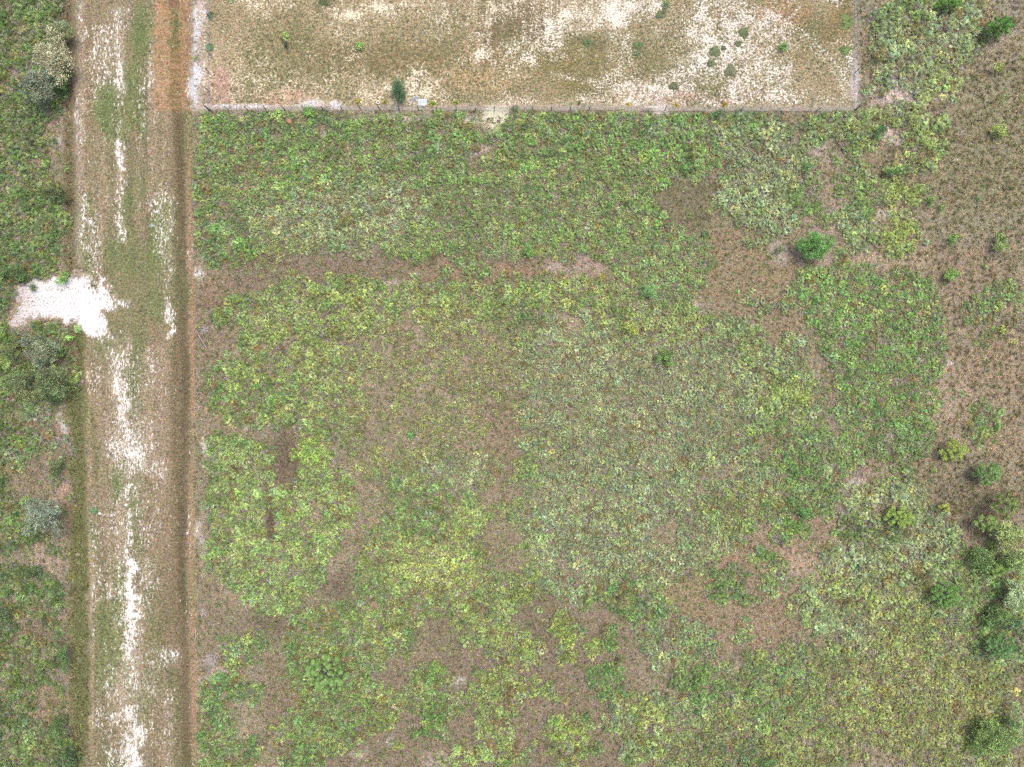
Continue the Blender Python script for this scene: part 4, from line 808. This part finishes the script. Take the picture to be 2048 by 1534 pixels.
# ------------------------------------------------------------------ palmetto clumps that stand on their own
def rosette_geo(x, y, z, s, tint, dead=.16):
    V, F, S = rosette(random.randint(11, 13), 1.0, 7, dead); a = random.uniform(0, 6.28); c, sn = math.cos(a), math.sin(a)
    V = V @ np.array([[c, sn, 0], [-sn, c, 0], [0, 0, 1]]) * s + np.array([x, y, z]); return V, F, S, np.tile(tint, (len(V), 1))
CLUMPS = []
def clump(px, py, rx, ry, col, sc, label, rot=0, group='palmetto clumps', dens=1.0, name='palmetto_clump'):
    CLUMPS.append((px, py, max(rx, ry)))
    X, Y = P(px, py); Z = hz(X, Y); n = max(2, int(rx * ry * 3.14 * M * M * 1.7 * dens / sc ** 2)); parts = []; off = 0
    VV = []; FF = []; SS = []; TT = []; c, s = math.cos(R_(rot)), math.sin(R_(rot))
    for i in range(n):
        q = math.sqrt((i + .4) / n) * random.uniform(.88, 1.08); a = 2.399 * i + random.uniform(-.5, .5)
        edge = 1 + .26 * math.sin(2 * a + px) + .2 * math.sin(5 * a + py)
        u, v = rx * M * q * math.cos(a) * edge, ry * M * q * math.sin(a) * edge; u, v = u * c - v * s, u * s + v * c
        if q > .8 and random.random() < .35: continue
        mr = random.uniform(0, .6); t = (lin(col) * (1 - mr) + lin(random.choice(((150, 172, 84), (112, 150, 72), (150, 168, 122), (172, 178, 100), (132, 130, 96)))) * mr) * 1.9 * random.uniform(.7, 1.35) * np.array([random.uniform(.9, 1.12), 1, random.uniform(.85, 1.1)])
        V, F, S, T = rosette_geo(u, v, 0, sc * random.uniform(.75, 1.1), t)
        VV.append(V); FF.append(F + off); SS.append(S); TT.append(T); off += len(V)
    o = link(name, mesh(name, np.concatenate(VV), np.concatenate(FF), ML, {'shade': np.concatenate(SS), 'tint': np.concatenate(TT)}), None, (X, Y, Z))
    tag(o, label, 'palmetto', group); KEEP_OUT.append((px, py, min(rx, ry) * .95))
clump(1392, 1360, 46, 42, BG, .8, 'large round dark palmetto clump alone on brown grass near the bottom')
clump(1215, 1356, 33, 36, BG, .78, 'dark grey green palmetto clump below the small olive tree')
clump(1450, 1166, 30, 28, BG, .78, 'dark green palmetto clump on the brown opening, pale tips along its right side')
clump(1391, 1268, 28, 34, BL, .78, 'grey green palmetto clump above the large round dark clump')
clump(1482, 1272, 22, 14, BL, .7, 'small grey palmetto clump right in the open brown grass', rot=-20)
clump(1486, 1234, 10, 9, BL, .62, 'tiny pale palmetto above the small grey clump')
clump(1500, 1208, 8, 6, BL, .6, 'tiniest grey palmetto in the brown grass under the path')
clump(1385, 1442, 20, 16, BL, .72, 'pale grey palmetto clump below the large round dark clump')
clump(1447, 1330, 17, 15, BL, .68, 'sparse pale palmetto right of the large round dark clump')
clump(1545, 1165, 18, 26, BL, .75, 'pale palmetto clump left of the wide brown opening')
clump(1530, 1113, 16, 15, BG, .72, 'small dark palmetto at the upper end of the brown opening')
clump(1588, 1052, 36, 28, BG, .8, 'dark palmetto clump under the vivid green round shrub')
clump(1618, 1212, 40, 38, BL, .8, 'grey green palmetto clump left of the lower right scrub')
clump(1795, 470, 40, 37, YG, .85, 'large yellow green palmetto clump near the round tree, on pale brown grass')
clump(1725, 408, 18, 32, GR, .85, 'upright green palmetto clump above the round tree', rot=-15)
clump(1712, 470, 25, 34, BL, .8, 'grey green palmetto clump directly right of the round tree')
clump(1692, 532, 13, 15, GR, .75, 'small green palmetto above the mid right thicket')
clump(1644, 436, 18, 18, GR, .75, 'small palmetto just above the round tree')
clump(1810, 385, 36, 20, YG, .8, 'wide yellow green palmetto clump above the large yellow green one')
clump(622, 903, 38, 40, (140, 172, 82), .78, 'compact round bright palmetto island in the dark brown channel')
clump(46, 886, 22, 22, GR, .85, 'green palmetto clump in the brown opening left of the track')
clump(45, 935, 12, 14, BL, .75, 'small grey palmetto below the clump in the left brown opening')
clump(470, 602, 17, 14, GR, .8, 'small palmetto near the track, above the left end of the central scrub', rot=20)
clump(1120, 1255, 20, 24, YG, .78, 'yellow green palmetto clump, upper one right of the dark hollow')
clump(1145, 1275, 14, 14, YG, .72, 'yellow palmetto beside the right side of the upper yellow clump')
clump(1190, 1285, 18, 18, YG, .72, 'ragged yellow palmetto left of the small olive tree')
clump(1058, 1190, 12, 18, YG, .72, 'small yellow palmetto alone on dark brown litter', rot=-20)
clump(1140, 1312, 18, 14, YG, .72, 'yellow palmetto clump below the upper yellow clump')
clump(1050, 1295, 18, 22, YG, .72, 'loose yellow green palmetto between two brown hollows')
clump(1133, 1462, 38, 32, YG, .78, 'round yellow green palmetto clump at the bottom centre')
clump(1225, 1262, 14, 16, BG, .75, 'small dark palmetto between the two olive lobed trees')
clump(870, 1342, 30, 24, GR, .75, 'mixed green palmetto clump right of the pale bare hollow')
clump(866, 1440, 32, 26, BG, .75, 'dark green palmetto clump on brown grass at the bottom')
clump(614, 1515, 26, 22, BG, .8, 'dark green palmetto clump at the bottom edge below the pine')
clump(795, 1488, 14, 10, YG, .7, 'tiny palmetto alone on the bottom brown grass')
clump(1785, 935, 9, 7, BL, .62, 'tiny pale palmetto right below the mid right thicket')
clump(1600, 795, 26, 22, YG, .78, 'round yellow green palmetto with a pale sand crescent beneath')
clump(1590, 945, 26, 28, BG, .75, 'dark palmetto clump left of the sandy footpath', rot=20)

# ------------------------------------------------------------------ scattered palmetto, weeds and grass
def do_palm():
    px, py = cand(7.6); D, T, S = veg(px, py); p = veg_prob(px, py, D)
    S = S * .88; k = (rng.random(len(px)) < p / np.clip(S / .7, .8, 1.5) ** 1.5) & keep(px, py)
    px, py, D, T, S = px[k], py[k], D[k], T[k], S[k]; n = len(px)
    tone = fbm(px, py, 26, 71, 2)[:, None]
    jx, jy = px + rng.normal(size=n) * 12, py + rng.normal(size=n) * 12; _, T, _ = veg(jx, jy)
    PAL = np.array([lin(c) for c in ((150, 172, 84), (112, 150, 72), (96, 128, 70), (150, 168, 122), (172, 178, 100), (126, 142, 78), (132, 130, 96))]); pk = rng.integers(0, len(PAL), n)
    mxr = rng.uniform(.0, .7, n)[:, None]; T = T * (1 - mxr) + PAL[pk] * mxr
    T = T * .84 + T.mean(1)[:, None] * np.array([1.08, .98, .80]) * .16; T = T * (1 - .24 * (px < 150))[:, None]; T = T * (.80 + .5 * tone) * rng.uniform(.75, 1.28, n)[:, None] * (1 + rng.normal(size=(n, 3)) * np.array([.09, .03, .09])) * 2.1
    dry = rng.random(n) < .07; T[dry] = lin((176, 156, 92)) * rng.uniform(.8, 1.2, dry.sum())[:, None]
    s = S * rng.choice([.5, .65, .8, .95, 1.15, 1.35], n, p=[.12, .22, .26, .2, .13, .07]) * rng.uniform(.9, 1.1, n); z = rng.uniform(.75, 1.15, n)
    scl = np.c_[s, s, s * z]; rot = np.c_[rng.normal(size=n) * .12, rng.normal(size=n) * .12, rng.uniform(0, 6.28, n)]; idx = np.where(rng.random(n) < .10, rng.integers(12, 15, n), rng.integers(0, 12, n))
    pt = to3(px, py); print('palmettos', n)
    zones = [('left', px < 250, 'dense green palmetto scrub filling the strip left of the grassy track'),
             ('up', (px >= 250) & (py < 525) & (px < 1640), 'band of green palmetto scrub between the fence and the brown lane'),
             ('right', (px >= 1640) & (py < 525), 'palmetto scrub beside the right corner of the mown field'),
             ('mid', (px >= 1570) & (py >= 525) & (py < 990), 'mid green palmetto thicket on the right between brown clearings'),
             ('cen', (px >= 250) & (px < 1570) & (py >= 525) & (py < 1245), 'broad palmetto scrub covering the centre of the plot'),
             ('low', (px >= 250) & (px < 1400) & (py >= 1245), 'broken palmetto scrub with brown gaps along the bottom'),
             ('lr', ((px >= 1400) & (py >= 1245)) | ((px >= 1570) & (py >= 990)), 'olive green palmetto scrub filling the lower right corner')]
    for _, m, lab in zones:
        gn_scatter('palmetto_scrub', pt[m], rot[m], scl[m], idx[m], T[m], PALM, lab, 'scrub')
do_palm()
def do_grass():
    px, py = cand(6.2); tr = (px > track_left(py) - 2) & (px < track_right(py)); fl = (px > 400) & (px < 1712) & (py < 222)
    ok = ~(tr | fl) & (poly_sd(px, py, TURNOUT) < 2); px, py = px[ok], py[ok]
    gc_, gs_, _, _, _ = ground_cols(px, py); n = len(px)
    k = (rng.random(n) < .8 * (1 - np.clip(gs_ * 1.6, 0, 1))); px, py, gc_ = px[k], py[k], gc_[k]; n = len(px)
    T = (gc_ * .75 + gc_.mean(1)[:, None] * np.array([1.1, 1.0, .85]) * .25) * rng.uniform(.8, 2.1, n)[:, None] * (1 + rng.normal(size=(n, 3)) * np.array([.05, .03, .05])) * 2.1
    g = rng.random(n) < .2; T[g] = lin((148, 152, 104)) * rng.uniform(1.4, 3.0, g.sum())[:, None]
    big = sst(1650, 1900, px) * (1 - sst(950, 1200, py)); s = rng.uniform(.45, .95, n) * (1 + .45 * big)
    print('grass', n)
    gn_scatter('dry_grass', to3(px, py), np.c_[np.zeros(n), np.zeros(n), rng.uniform(0, 6.28, n)], np.c_[s, s, s * .9], rng.integers(0, 10, n), T, GRS, 'straw brown dry grass growing in the open ground between palmettos', 'grass')
    # low weeds in the mown field and on the track
    px, py = cand(7.0); tr = (px > track_left(py) + 2) & (px < track_right(py) - 4); fl = (px > 406) & (px < 1708) & (py < 216)
    ok = (tr | fl) & (poly_sd(px, py, TURNOUT) < 0); px, py = px[ok], py[ok]
    gc_, gs_, gg_, _, _ = ground_cols(px, py); n = len(px); nn = fbm(px, py, 16, 81, 3)
    k = rng.random(n) < np.clip(gg_ * 1.3 * sst(.3, .75, nn), 0, .8) * (1 - gs_ * .6); px, py, gc_ = px[k], py[k], gc_[k]; n = len(px)
    T = (gc_ * .7 + lin((110, 122, 70)) * .45) * rng.uniform(.7, 1.25, n)[:, None]; s = rng.uniform(.35, .85, n); print('weeds', n)
    gn_scatter('low_weeds', to3(px, py), np.c_[np.zeros(n), np.zeros(n), rng.uniform(0, 6.28, n)], np.c_[s, s, s * .45], rng.integers(0, 6, n), T, WEED, 'short green weeds spotting the mown field and the grassy track', 'weeds')
do_grass()
def do_herbs():
    px, py = cand(5.0); tr = (px > track_left(py) - 8) & (px < track_right(py) + 2); fl = (px > 392) & (px < 1716) & (py < 224)
    ok = ~(tr | fl) & (poly_sd(px, py, TURNOUT) < -6); px, py = px[ok], py[ok]; D, T, S = veg(px, py); n = len(px)
    nn = fbm(px, py, 24, 85, 3); k = rng.random(n) < np.clip((.20 + .72 * D) * (.35 + nn) * (1 - .6 * sst(1850, 1950, px) * (py < 950)), 0, .75); px, py, T = px[k], py[k], T[k]; n = len(px)
    PAL = np.array([lin(c) for c in ((158, 178, 88), (106, 150, 70), (176, 182, 140), (140, 146, 96), (196, 178, 160), (178, 150, 128), (150, 156, 104), (186, 178, 92), (96, 104, 70))]); m_ = rng.uniform(.3, 1, n)[:, None]
    T = (T * (1 - m_) + PAL[rng.integers(0, len(PAL), n)] * m_) * rng.uniform(.8, 1.9, n)[:, None]; s = rng.uniform(.3, .85, n); print('herbs', n)
    gn_scatter('undergrowth', to3(px, py), np.c_[np.zeros(n), np.zeros(n), rng.uniform(0, 6.28, n)], np.c_[s, s, s * .8], rng.integers(0, 6, n), T, WEED, 'fine mixed herbs and leaf litter growing between the palmettos', 'undergrowth')
do_herbs()

# ------------------------------------------------------------------ wire fence
def fence():
    fx0, fy0 = P(420, 221); fx1, fy1 = P(1709, 221); top = P(420, -150)[1]
    f = empty('wire_fence', (fx0, fy0, hz(fx0, fy0))); tag(f, 'wire fence with dark wooden posts around the mown field', 'fence')
    o0 = np.array([fx0, fy0, f.location.z])
    V, F = tube([(0, 0, -.3), (0, 0, .8), (.01, 0, 1.45)], [.06, .055, .05], 7); pm = mesh('post', V, F, MPOST)
    V, F = tube([(0, 0, -.3), (0, 0, .8), (0, .01, 1.35)], [.03, .03, .03], 5); tm_ = mesh('thin_post', V, F, MWIRE)
    V, F = tube([(0, 0, -.3), (0, 0, .9), (0, 0, 1.6)], [.11, .105, .10], 8); cm = mesh('corner_post', V, F, MPOST)
    spts = []
    n = 34; step = (fx1 - fx0) / n
    left = [(fx0 + random.uniform(-.05, .05), fy0 + 2.6 * k) for k in range(8, 0, -1)]; bot = [(fx0 + step * k, fy0 + random.uniform(-.05, .05)) for k in range(n + 1)]
    right = [(fx1 + random.uniform(-.05, .05), fy1 + 2.6 * k) for k in range(1, 9)]
    for i, (x, y) in enumerate(left + bot + right):
        me = cm if (x, y) in (bot[0], bot[-1]) else (pm if i < 8 + 21 or i % 4 == 0 else tm_)
        o = link('corner_post' if me is cm else 'post', me, f, (x - o0[0], y - o0[1], hz(x, y) - o0[2])); o.rotation_euler = (random.gauss(0, .04), random.gauss(0, .04), random.uniform(0, 6))
    runs = [left + [bot[0]], bot, [bot[-1]] + right]
    sv = []; sf = []
    for run in runs:
        for h in (.08, .25, .45, .65, .85, 1.05, 1.25):
            pts = [(x - o0[0], y - o0[1], hz(x, y) - o0[2] + h) for x, y in run]
            V, F = tube(pts, [.007] * len(pts), 4); link('wire', mesh('wire', V, F, MWIRE), f)
        for (xa, ya), (xb, yb) in zip(run[:-1], run[1:]):
            for q in np.linspace(.08, .92, 9):
                x, y = xa + (xb - xa) * q, ya + (yb - ya) * q; z = hz(x, y) - o0[2]; o = len(sv)
                w = .005; dx, dy = (w, 0) if abs(xb - xa) > abs(yb - ya) else (0, w)
                sv += [(x - o0[0] - dx, y - o0[1] - dy, z + .05), (x - o0[0] + dx, y - o0[1] + dy, z + .05), (x - o0[0] + dx, y - o0[1] + dy, z + 1.24), (x - o0[0] - dx, y - o0[1] - dy, z + 1.24)]
                sf.append((o, o + 1, o + 2, o + 3))
    s = link('wire_stays', mesh('wire_stays', sv, sf, MWIRE), f); s['kind'] = 'stuff'
fence()

# ------------------------------------------------------------------ small things
def place(px, py): x, y = P(px, py); return np.array([x, y, hz(x, y)])
MSHEET = plain('grey_metal_sheet', (.36, .40, .40), .55, .15, 2); MSLAB = plain('blue_grey_board', (.22, .25, .28), .7, .25, 3)
MWHITE = plain('white_paint', (.75, .73, .68), .5, .06, 3); MCREAM = plain('cream_plastic', (.70, .66, .52), .5, .1, 3); MORG = plain('orange_pole', (.42, .22, .08), .6, .2, 4)
MWOOD = plain('grey_dead_wood', (.38, .33, .30), .9, .25, 6); MDFR = plain('dead_frond', (.34, .20, .11), .85, .25, 6); MBLUE = plain('light_blue_tarp', (.45, .60, .72), .5, .12, 2)
def sheet_thing():
    o = place(845, 206); t = empty('metal_sheet', o); tag(t, 'pale grey rectangular sheet lying beside the fence in the mown field', 'metal sheet')
    V, F = box(0, 0, .10, 1.25, .98, .05, -.08); link('panel', mesh('panel', V, F, MSHEET), t)
    for k in (-.48, -.16, .16, .48):
        V, F = box(k * math.cos(-.08), k * math.sin(-.08), .142, .05, .94, .034, -.08); link('rib', mesh('rib', V, F, MSHEET), t)
    o = place(829, 199); t = empty('board', o); tag(t, 'narrow blue grey board slanting beside the pale sheet', 'board')
    for q in (-.09, .1):
        V, F = box(-q * .6, q * .8, .1 + q * .3, 1.0, .17, .06, .62); link('plank', mesh('plank', V, F, MSLAB), t)
    V, F = box(.1, 0, .2, .14, .5, .05, .62); link('batten', mesh('batten', V, F, MSLAB), t)
    o = place(822, 208); V, F = box(0, 0, .06, .75, .2, .08, .9); V2, F2 = box(-.2, .16, .13, .3, .16, .07, 1.3); tag(link('rubble', mesh('rubble', *join([(V, F), (V2, F2)]), MWOOD), None, o), 'small pale grey rubble piece left of the blue grey board', 'rubble')
sheet_thing()
# cream ring (old tyre rim / bucket)
def ring(px, py, R, r, mat, name, label, cat, h=.25):
    o = place(px, py); V = []; F = []; n = 20; prof = [(R, 0), (R + r, h * .3), (R + r, h * .8), (R + r * .5, h), (R - r * .3, h * .9), (R - r, h * .5), (R - r, 0)]
    for i in range(n):
        a = 2 * math.pi * i / n
        for (q, z) in prof: V.append((q * math.cos(a), q * math.sin(a), z))
    m_ = len(prof)
    for i in range(n):
        for k in range(m_ - 1):
            j = (i + 1) % n; F.append((i * m_ + k, j * m_ + k, j * m_ + k + 1, i * m_ + k + 1))
    tag(link(name, mesh(name, V, F, mat, None, True), None, o), label, cat)
ring(757, 207, .19, .06, MCREAM, 'bucket', 'cream open round bucket rim standing beside the lower fence', 'bucket', .3)
def stick(name, pts, r, mat, label, cat, px, py, forks=()):
    o = place(px, py); parts = [tube(pts, np.linspace(r, r * .45, len(pts)), 6)] + [tube(f, np.linspace(r * .6, r * .25, len(f)), 5) for f in forks]
    tag(link(name, mesh(name, *join(parts), mat), None, o), label, cat)
stick('pole', [(-1.0, .22, .2), (0, 0, .12), (1.1, -.22, .06)], .05, MORG, 'thin orange pole lying from the pale sheet along the fence', 'pole', 866, 215)
stick('white_rail', [(-1.2, 0, .7), (0, 0, .7), (1.2, 0, .68)], .055, MWHITE, 'white rail fixed level along the lower fence', 'rail', 1305, 217)
stick('branch', [(-.5, -.5, .15), (0, 0, .12), (.4, .55, .1)], .05, MWOOD, 'pale bare branch lying near the top edge right of the field', 'branch', 1782, 6, [[(0, 0, .12), (.1, .5, .14), (.1, .8, .1)]])
stick('branch', [(-.45, -.25, .15), (0, 0, .12), (.45, .2, .1)], .06, MWOOD, 'white bleached branch above the tall grassy green shrub', 'branch', 1632, 372, [[(0, 0, .12), (.35, .0, .12)]])
stick('branch', [(-.35, .25, .3), (0, 0, .3), (.35, -.25, .2)], .06, MWOOD, 'short bleached log in palmetto below the right fence run', 'branch', 1565, 294)
stick('branch', [(-.5, -.3, .15), (0, 0, .14), (.5, .3, .1)], .05, MWOOD, 'bleached stick on the footpath near the lower right palmetto', 'branch', 1693, 968, [[(0, 0, .14), (.4, .5, .12)]])
stick('branch', [(-.6, .9, .2), (0, 0, .25), (.5, -1.0, .15)], .05, MWOOD, 'grey leafless fallen branch beside the track at the brown grass', 'branch', 406, 683, [[(0, 0, .25), (.6, .1, .3), (.9, -.3, .2)], [(-.3, .45, .2), (-.7, .5, .3)], [(.2, -.5, .2), (-.3, -.9, .25)]])
stick('branch', [(-.2, 1.0, .2), (0, 0, .3), (-.3, -1.2, .15)], .05, MWOOD, 'bleached fallen branch beside the lower track', 'branch', 393, 1268, [[(0, 0, .3), (.7, .4, .3), (.9, .8, .2)], [(0, -.3, .25), (.5, -.8, .2)], [(0, .5, .25), (-.5, .8, .2)]])
stick('branch', [(-1.0, -.2, .5), (0, .1, .55), (.9, .35, .4)], .05, MWOOD, 'grey bare branch lying over palmetto left of the longleaf pine', 'branch', 576, 1302, [[(0, .1, .55), (.4, -.3, .5)]])
def brush(px, py, R, label, n=26, mat=None):
    o = place(px, py); parts = []
    for i in range(n):
        a = random.uniform(0, 6.28); b = random.uniform(0, 6.28); r0 = random.uniform(0, R * .4); r1 = random.uniform(.5, 1) * R
        parts.append(tube([(r0 * math.cos(b), r0 * math.sin(b), .08), ((r0 + r1) * .5 * math.cos(a), (r0 + r1) * .5 * math.sin(a), random.uniform(.2, .55)), (r1 * math.cos(a), r1 * math.sin(a), random.uniform(.1, .5))], [.03, .022, .01], 4))
    tag(link('brush_pile', mesh('brush_pile', *join(parts), mat or MWOOD), None, o), label, 'brush')
brush(422, 1320, 1.9, 'wiry grey dead brush beside the track near the bottom left', 46)
brush(408, 1225, 1.0, 'small grey dead brush at the track edge above the wiry brush')
brush(408, 660, 1.1, 'grey dead brush beside the track below the brown lane')
brush(1900, 1240, 1.3, 'pale dead twigs below the round mid green pine', 34)
brush(1945, 1520, 1.5, 'bare grey twigs under the broad bottom right tree', 34)
def dead_frond(px, py, s, az, label):
    o = place(px, py) + np.array([0, 0, .5]); t = empty('dead_frond', o); tag(t, label, 'dead frond')
    for k in range(4):
        a = az + (k - 1.5) * .42; d = np.array([math.cos(a), math.sin(a), 0]); L = s * random.uniform(.7, 1.1)
        V, F = tube([(0, 0, 0), tuple(d * L * .5 + np.array([0, 0, .1])), tuple(d * L)], [.05, .04, .015], 5); link('blade', mesh('blade', V, F, MDFR), t)
    V, F = tube([(0, 0, 0), tuple(-np.array([math.cos(az), math.sin(az), -.05]) * s * .35)], [.10, .05], 6); link('stalk', mesh('stalk', V, F, MDFR), t)
dead_frond(1832, 628, 1.0, .3, 'orange brown forked dead frond lying on the mid right thicket')
def tuftthing(px, py, R, tint, label, n=26):
    V, F, S = tuft(n, R, R * .07, 1.2, ((1, 1, 1, 1), (1.25, 1.1, .8, 1)))
    o = link('grass_tuft', mesh('grass_tuft', V, F, ML, {'shade': S, 'tint': np.tile(lin(tint, .75), (len(V), 1))}), None, place(px, py)); tag(o, label, 'grass tuft', 'yellow grass tufts along the fence')
tuftthing(718, 205, .55, (206, 204, 70), 'yellow grass tuft left of the cream bucket at the fence')
tuftthing(770, 206, .5, (186, 196, 80), 'yellow green grass tuft right of the cream bucket')
tuftthing(864, 208, .6, (160, 196, 74), 'bright green grass tuft right of the pale sheet')
tuftthing(912, 206, .55, (170, 196, 90), 'pale green grass tuft at the fence, second right of the pale sheet')
tuftthing(1257, 209, .45, (206, 200, 90), 'small yellow grass tuft left of the white rail')
tuftthing(1353, 209, .45, (206, 200, 80), 'small yellow grass tuft right of the white rail')
tuftthing(1448, 208, .5, (214, 206, 60), 'brightest yellow grass tuft, farthest right along the fence')
tuftthing(1158, 207, .45, (130, 160, 70), 'small green grass tuft at the fence midway to the white rail')
def weedmat(px, py, rx, ry, tint, label, name='weed_mat', grp='flat weed mats in the mown field'):
    x, y = P(px, py); rx *= M; ry *= M; n = int(90 * rx * ry * 4) + 60
    V, F, cc = leafcloud([(0, 0, .05, rx, ry, .12)], n, .08, lin(tint, .8) * .7 + lin((150, 140, 110)) * .3, .25, .2)
    a = np.linspace(0, 2 * math.pi, 17)[:-1]; q = 1 + .18 * np.sin(3 * a + px) + .1 * np.sin(7 * a); rim = np.c_[rx * 1.05 * q * np.cos(a), ry * 1.05 * q * np.sin(a), np.full(16, .0)]; mid = rim * .6; mid[:, 2] = .10
    B = np.r_[rim, mid, [[0, 0, .14]]]; o = len(V); FF = [tuple(f) for f in F.tolist()]
    for i in range(16): j = (i + 1) % 16; FF += [(o + i, o + j, o + 16 + j, o + 16 + i), (o + 16 + i, o + 16 + j, o + 32)]
    V = np.r_[V * np.array([.85, .85, 1]), B]; tb = lin(tint, .8) * .7 + lin((150, 140, 110)) * .3
    cc = {'shade': np.r_[cc['shade'], np.ones((33, 4)) * np.array([.9, .9, .9, 1])], 'tint': np.r_[cc['tint'], np.tile(tb, (33, 1))]}
    tag(link(name, mesh(name, V, FF, ML, cc), None, (x, y, hz(x, y) + .01)), label, 'weeds', grp)
weedmat(1430, 103, 11, 10, (112, 134, 80), 'largest flat green weed mat on the pale sand of the mown field')
weedmat(1461, 141, 11, 12, (116, 124, 84), 'grey green weed mat below the largest mat in the mown field')
weedmat(1422, 126, 9, 7, (118, 128, 82), 'small weed mat between the two largest mats of the field')
weedmat(1348, 172, 10, 8, (106, 114, 76), 'dark weed mat on pale sand near the lower fence')
weedmat(1322, 30, 11, 8, (112, 128, 80), 'weed mat in the pale speckled sand near the top edge')
weedmat(1488, 66, 9, 11, (106, 124, 66), 'green weed mat at the right end of the brightest sand')
weedmat(1477, 87, 7, 6, (116, 130, 84), 'small round weed mat under the green mat of the bright sand')
weedmat(1276, 90, 12, 7, (110, 136, 80), 'bluish green weed mat in the brown part of the field')
weedmat(1175, 86, 10, 8, (104, 134, 76), 'green weed mat left of the bluish green mat')
weedmat(1272, 107, 8, 5, (110, 136, 80), 'small green weed mat below the bluish green mat')
weedmat(1690, 100, 12, 9, (110, 144, 62), 'bright green weeds near the right fence run')
weedmat(1692, 45, 12, 14, (122, 150, 62), 'bright green weeds high along the right fence run')
weedmat(1448, 96, 5, 4, (104, 118, 76), 'tiny weed mat right of the largest mat')
weedmat(651, 6, 12, 8, (98, 112, 60), 'dark green weeds at the top edge left of the white sand')
weedmat(421, 95, 9, 8, (104, 150, 84), 'blue green weeds inside the left fence run', grp='weeds along the left fence run')
weedmat(421, 32, 7, 8, (96, 130, 76), 'dark green weeds at the top of the left fence run', grp='weeds along the left fence run')
weedmat(187, 1022, 7, 6, (110, 160, 104), 'blue green weed clump on the left side of the track', grp='weeds on the track')
weedmat(304, 451, 6, 4, (196, 206, 186), 'whitish weed clump on the middle of the upper track', grp='weeds on the track')
def stone(px, py, r, mat, name, label, cat):
    V, F = [], []; n = 8
    for j, (q, z) in enumerate(((1, 0), (1.05, .35), (.75, .7), (.2, .85))):
        for i in range(n):
            a = 2 * math.pi * i / n; w = 1 + .12 * math.sin(3 * i + j); V.append((r * q * w * math.cos(a), r * q * w * math.sin(a), r * z))
    for j in range(3):
        for i in range(n): F.append((j * n + i, j * n + (i + 1) % n, (j + 1) * n + (i + 1) % n, (j + 1) * n + i))
    F.append(tuple(3 * n + i for i in range(n)))
    tag(link(name, mesh(name, V, F, mat, None, True), None, place(px, py)), label, cat)
stone(252, 1010, .2, MWHITE, 'white_stone', 'round white stone on the white wheel line of the track', 'stone')
stone(199, 1027, .17, MWHITE, 'white_stone', 'white stone beside the blue green weed clump on the track', 'stone')
stone(117, 1240, .22, plain('terracotta_dirt', (.42, .2, .13), .9), 'anthill', 'small orange dirt mound in the palmetto left of the lower track', 'dirt mound')
stone(1271, 241, .5, plain('red_leaves', (.30, .15, .10), .9, .3, 10), 'litter_heap', 'reddish brown leaf heap under the lower fence right of centre', 'leaf heap')
stone(580, 244, .4, plain('red_leaves', (.32, .15, .09), .9, .3, 10), 'litter_heap', 'orange brown leaf heap under the lower fence at the left', 'leaf heap')
# blue tarp fold at the left edge
def tarp():
    o = place(2, 664); V = []; F = []; n = 7
    for j in range(n):
        for i in range(n): V.append((i * .13 - .4, j * .13 - .4, .12 + .09 * math.sin(i * 1.7 + j) + .07 * math.cos(j * 2.1)))
    for j in range(n - 1):
        for i in range(n - 1): F.append((j * n + i, j * n + i + 1, (j + 1) * n + i + 1, (j + 1) * n + i))
    tp = link('tarp', mesh('tarp', V, F, MBLUE, None, True), None, o); sm = tp.modifiers.new('thickness', 'SOLIDIFY'); sm.thickness = .02
    tag(tp, 'crumpled light blue tarp at the left frame edge below the turnout', 'tarp')
tarp()
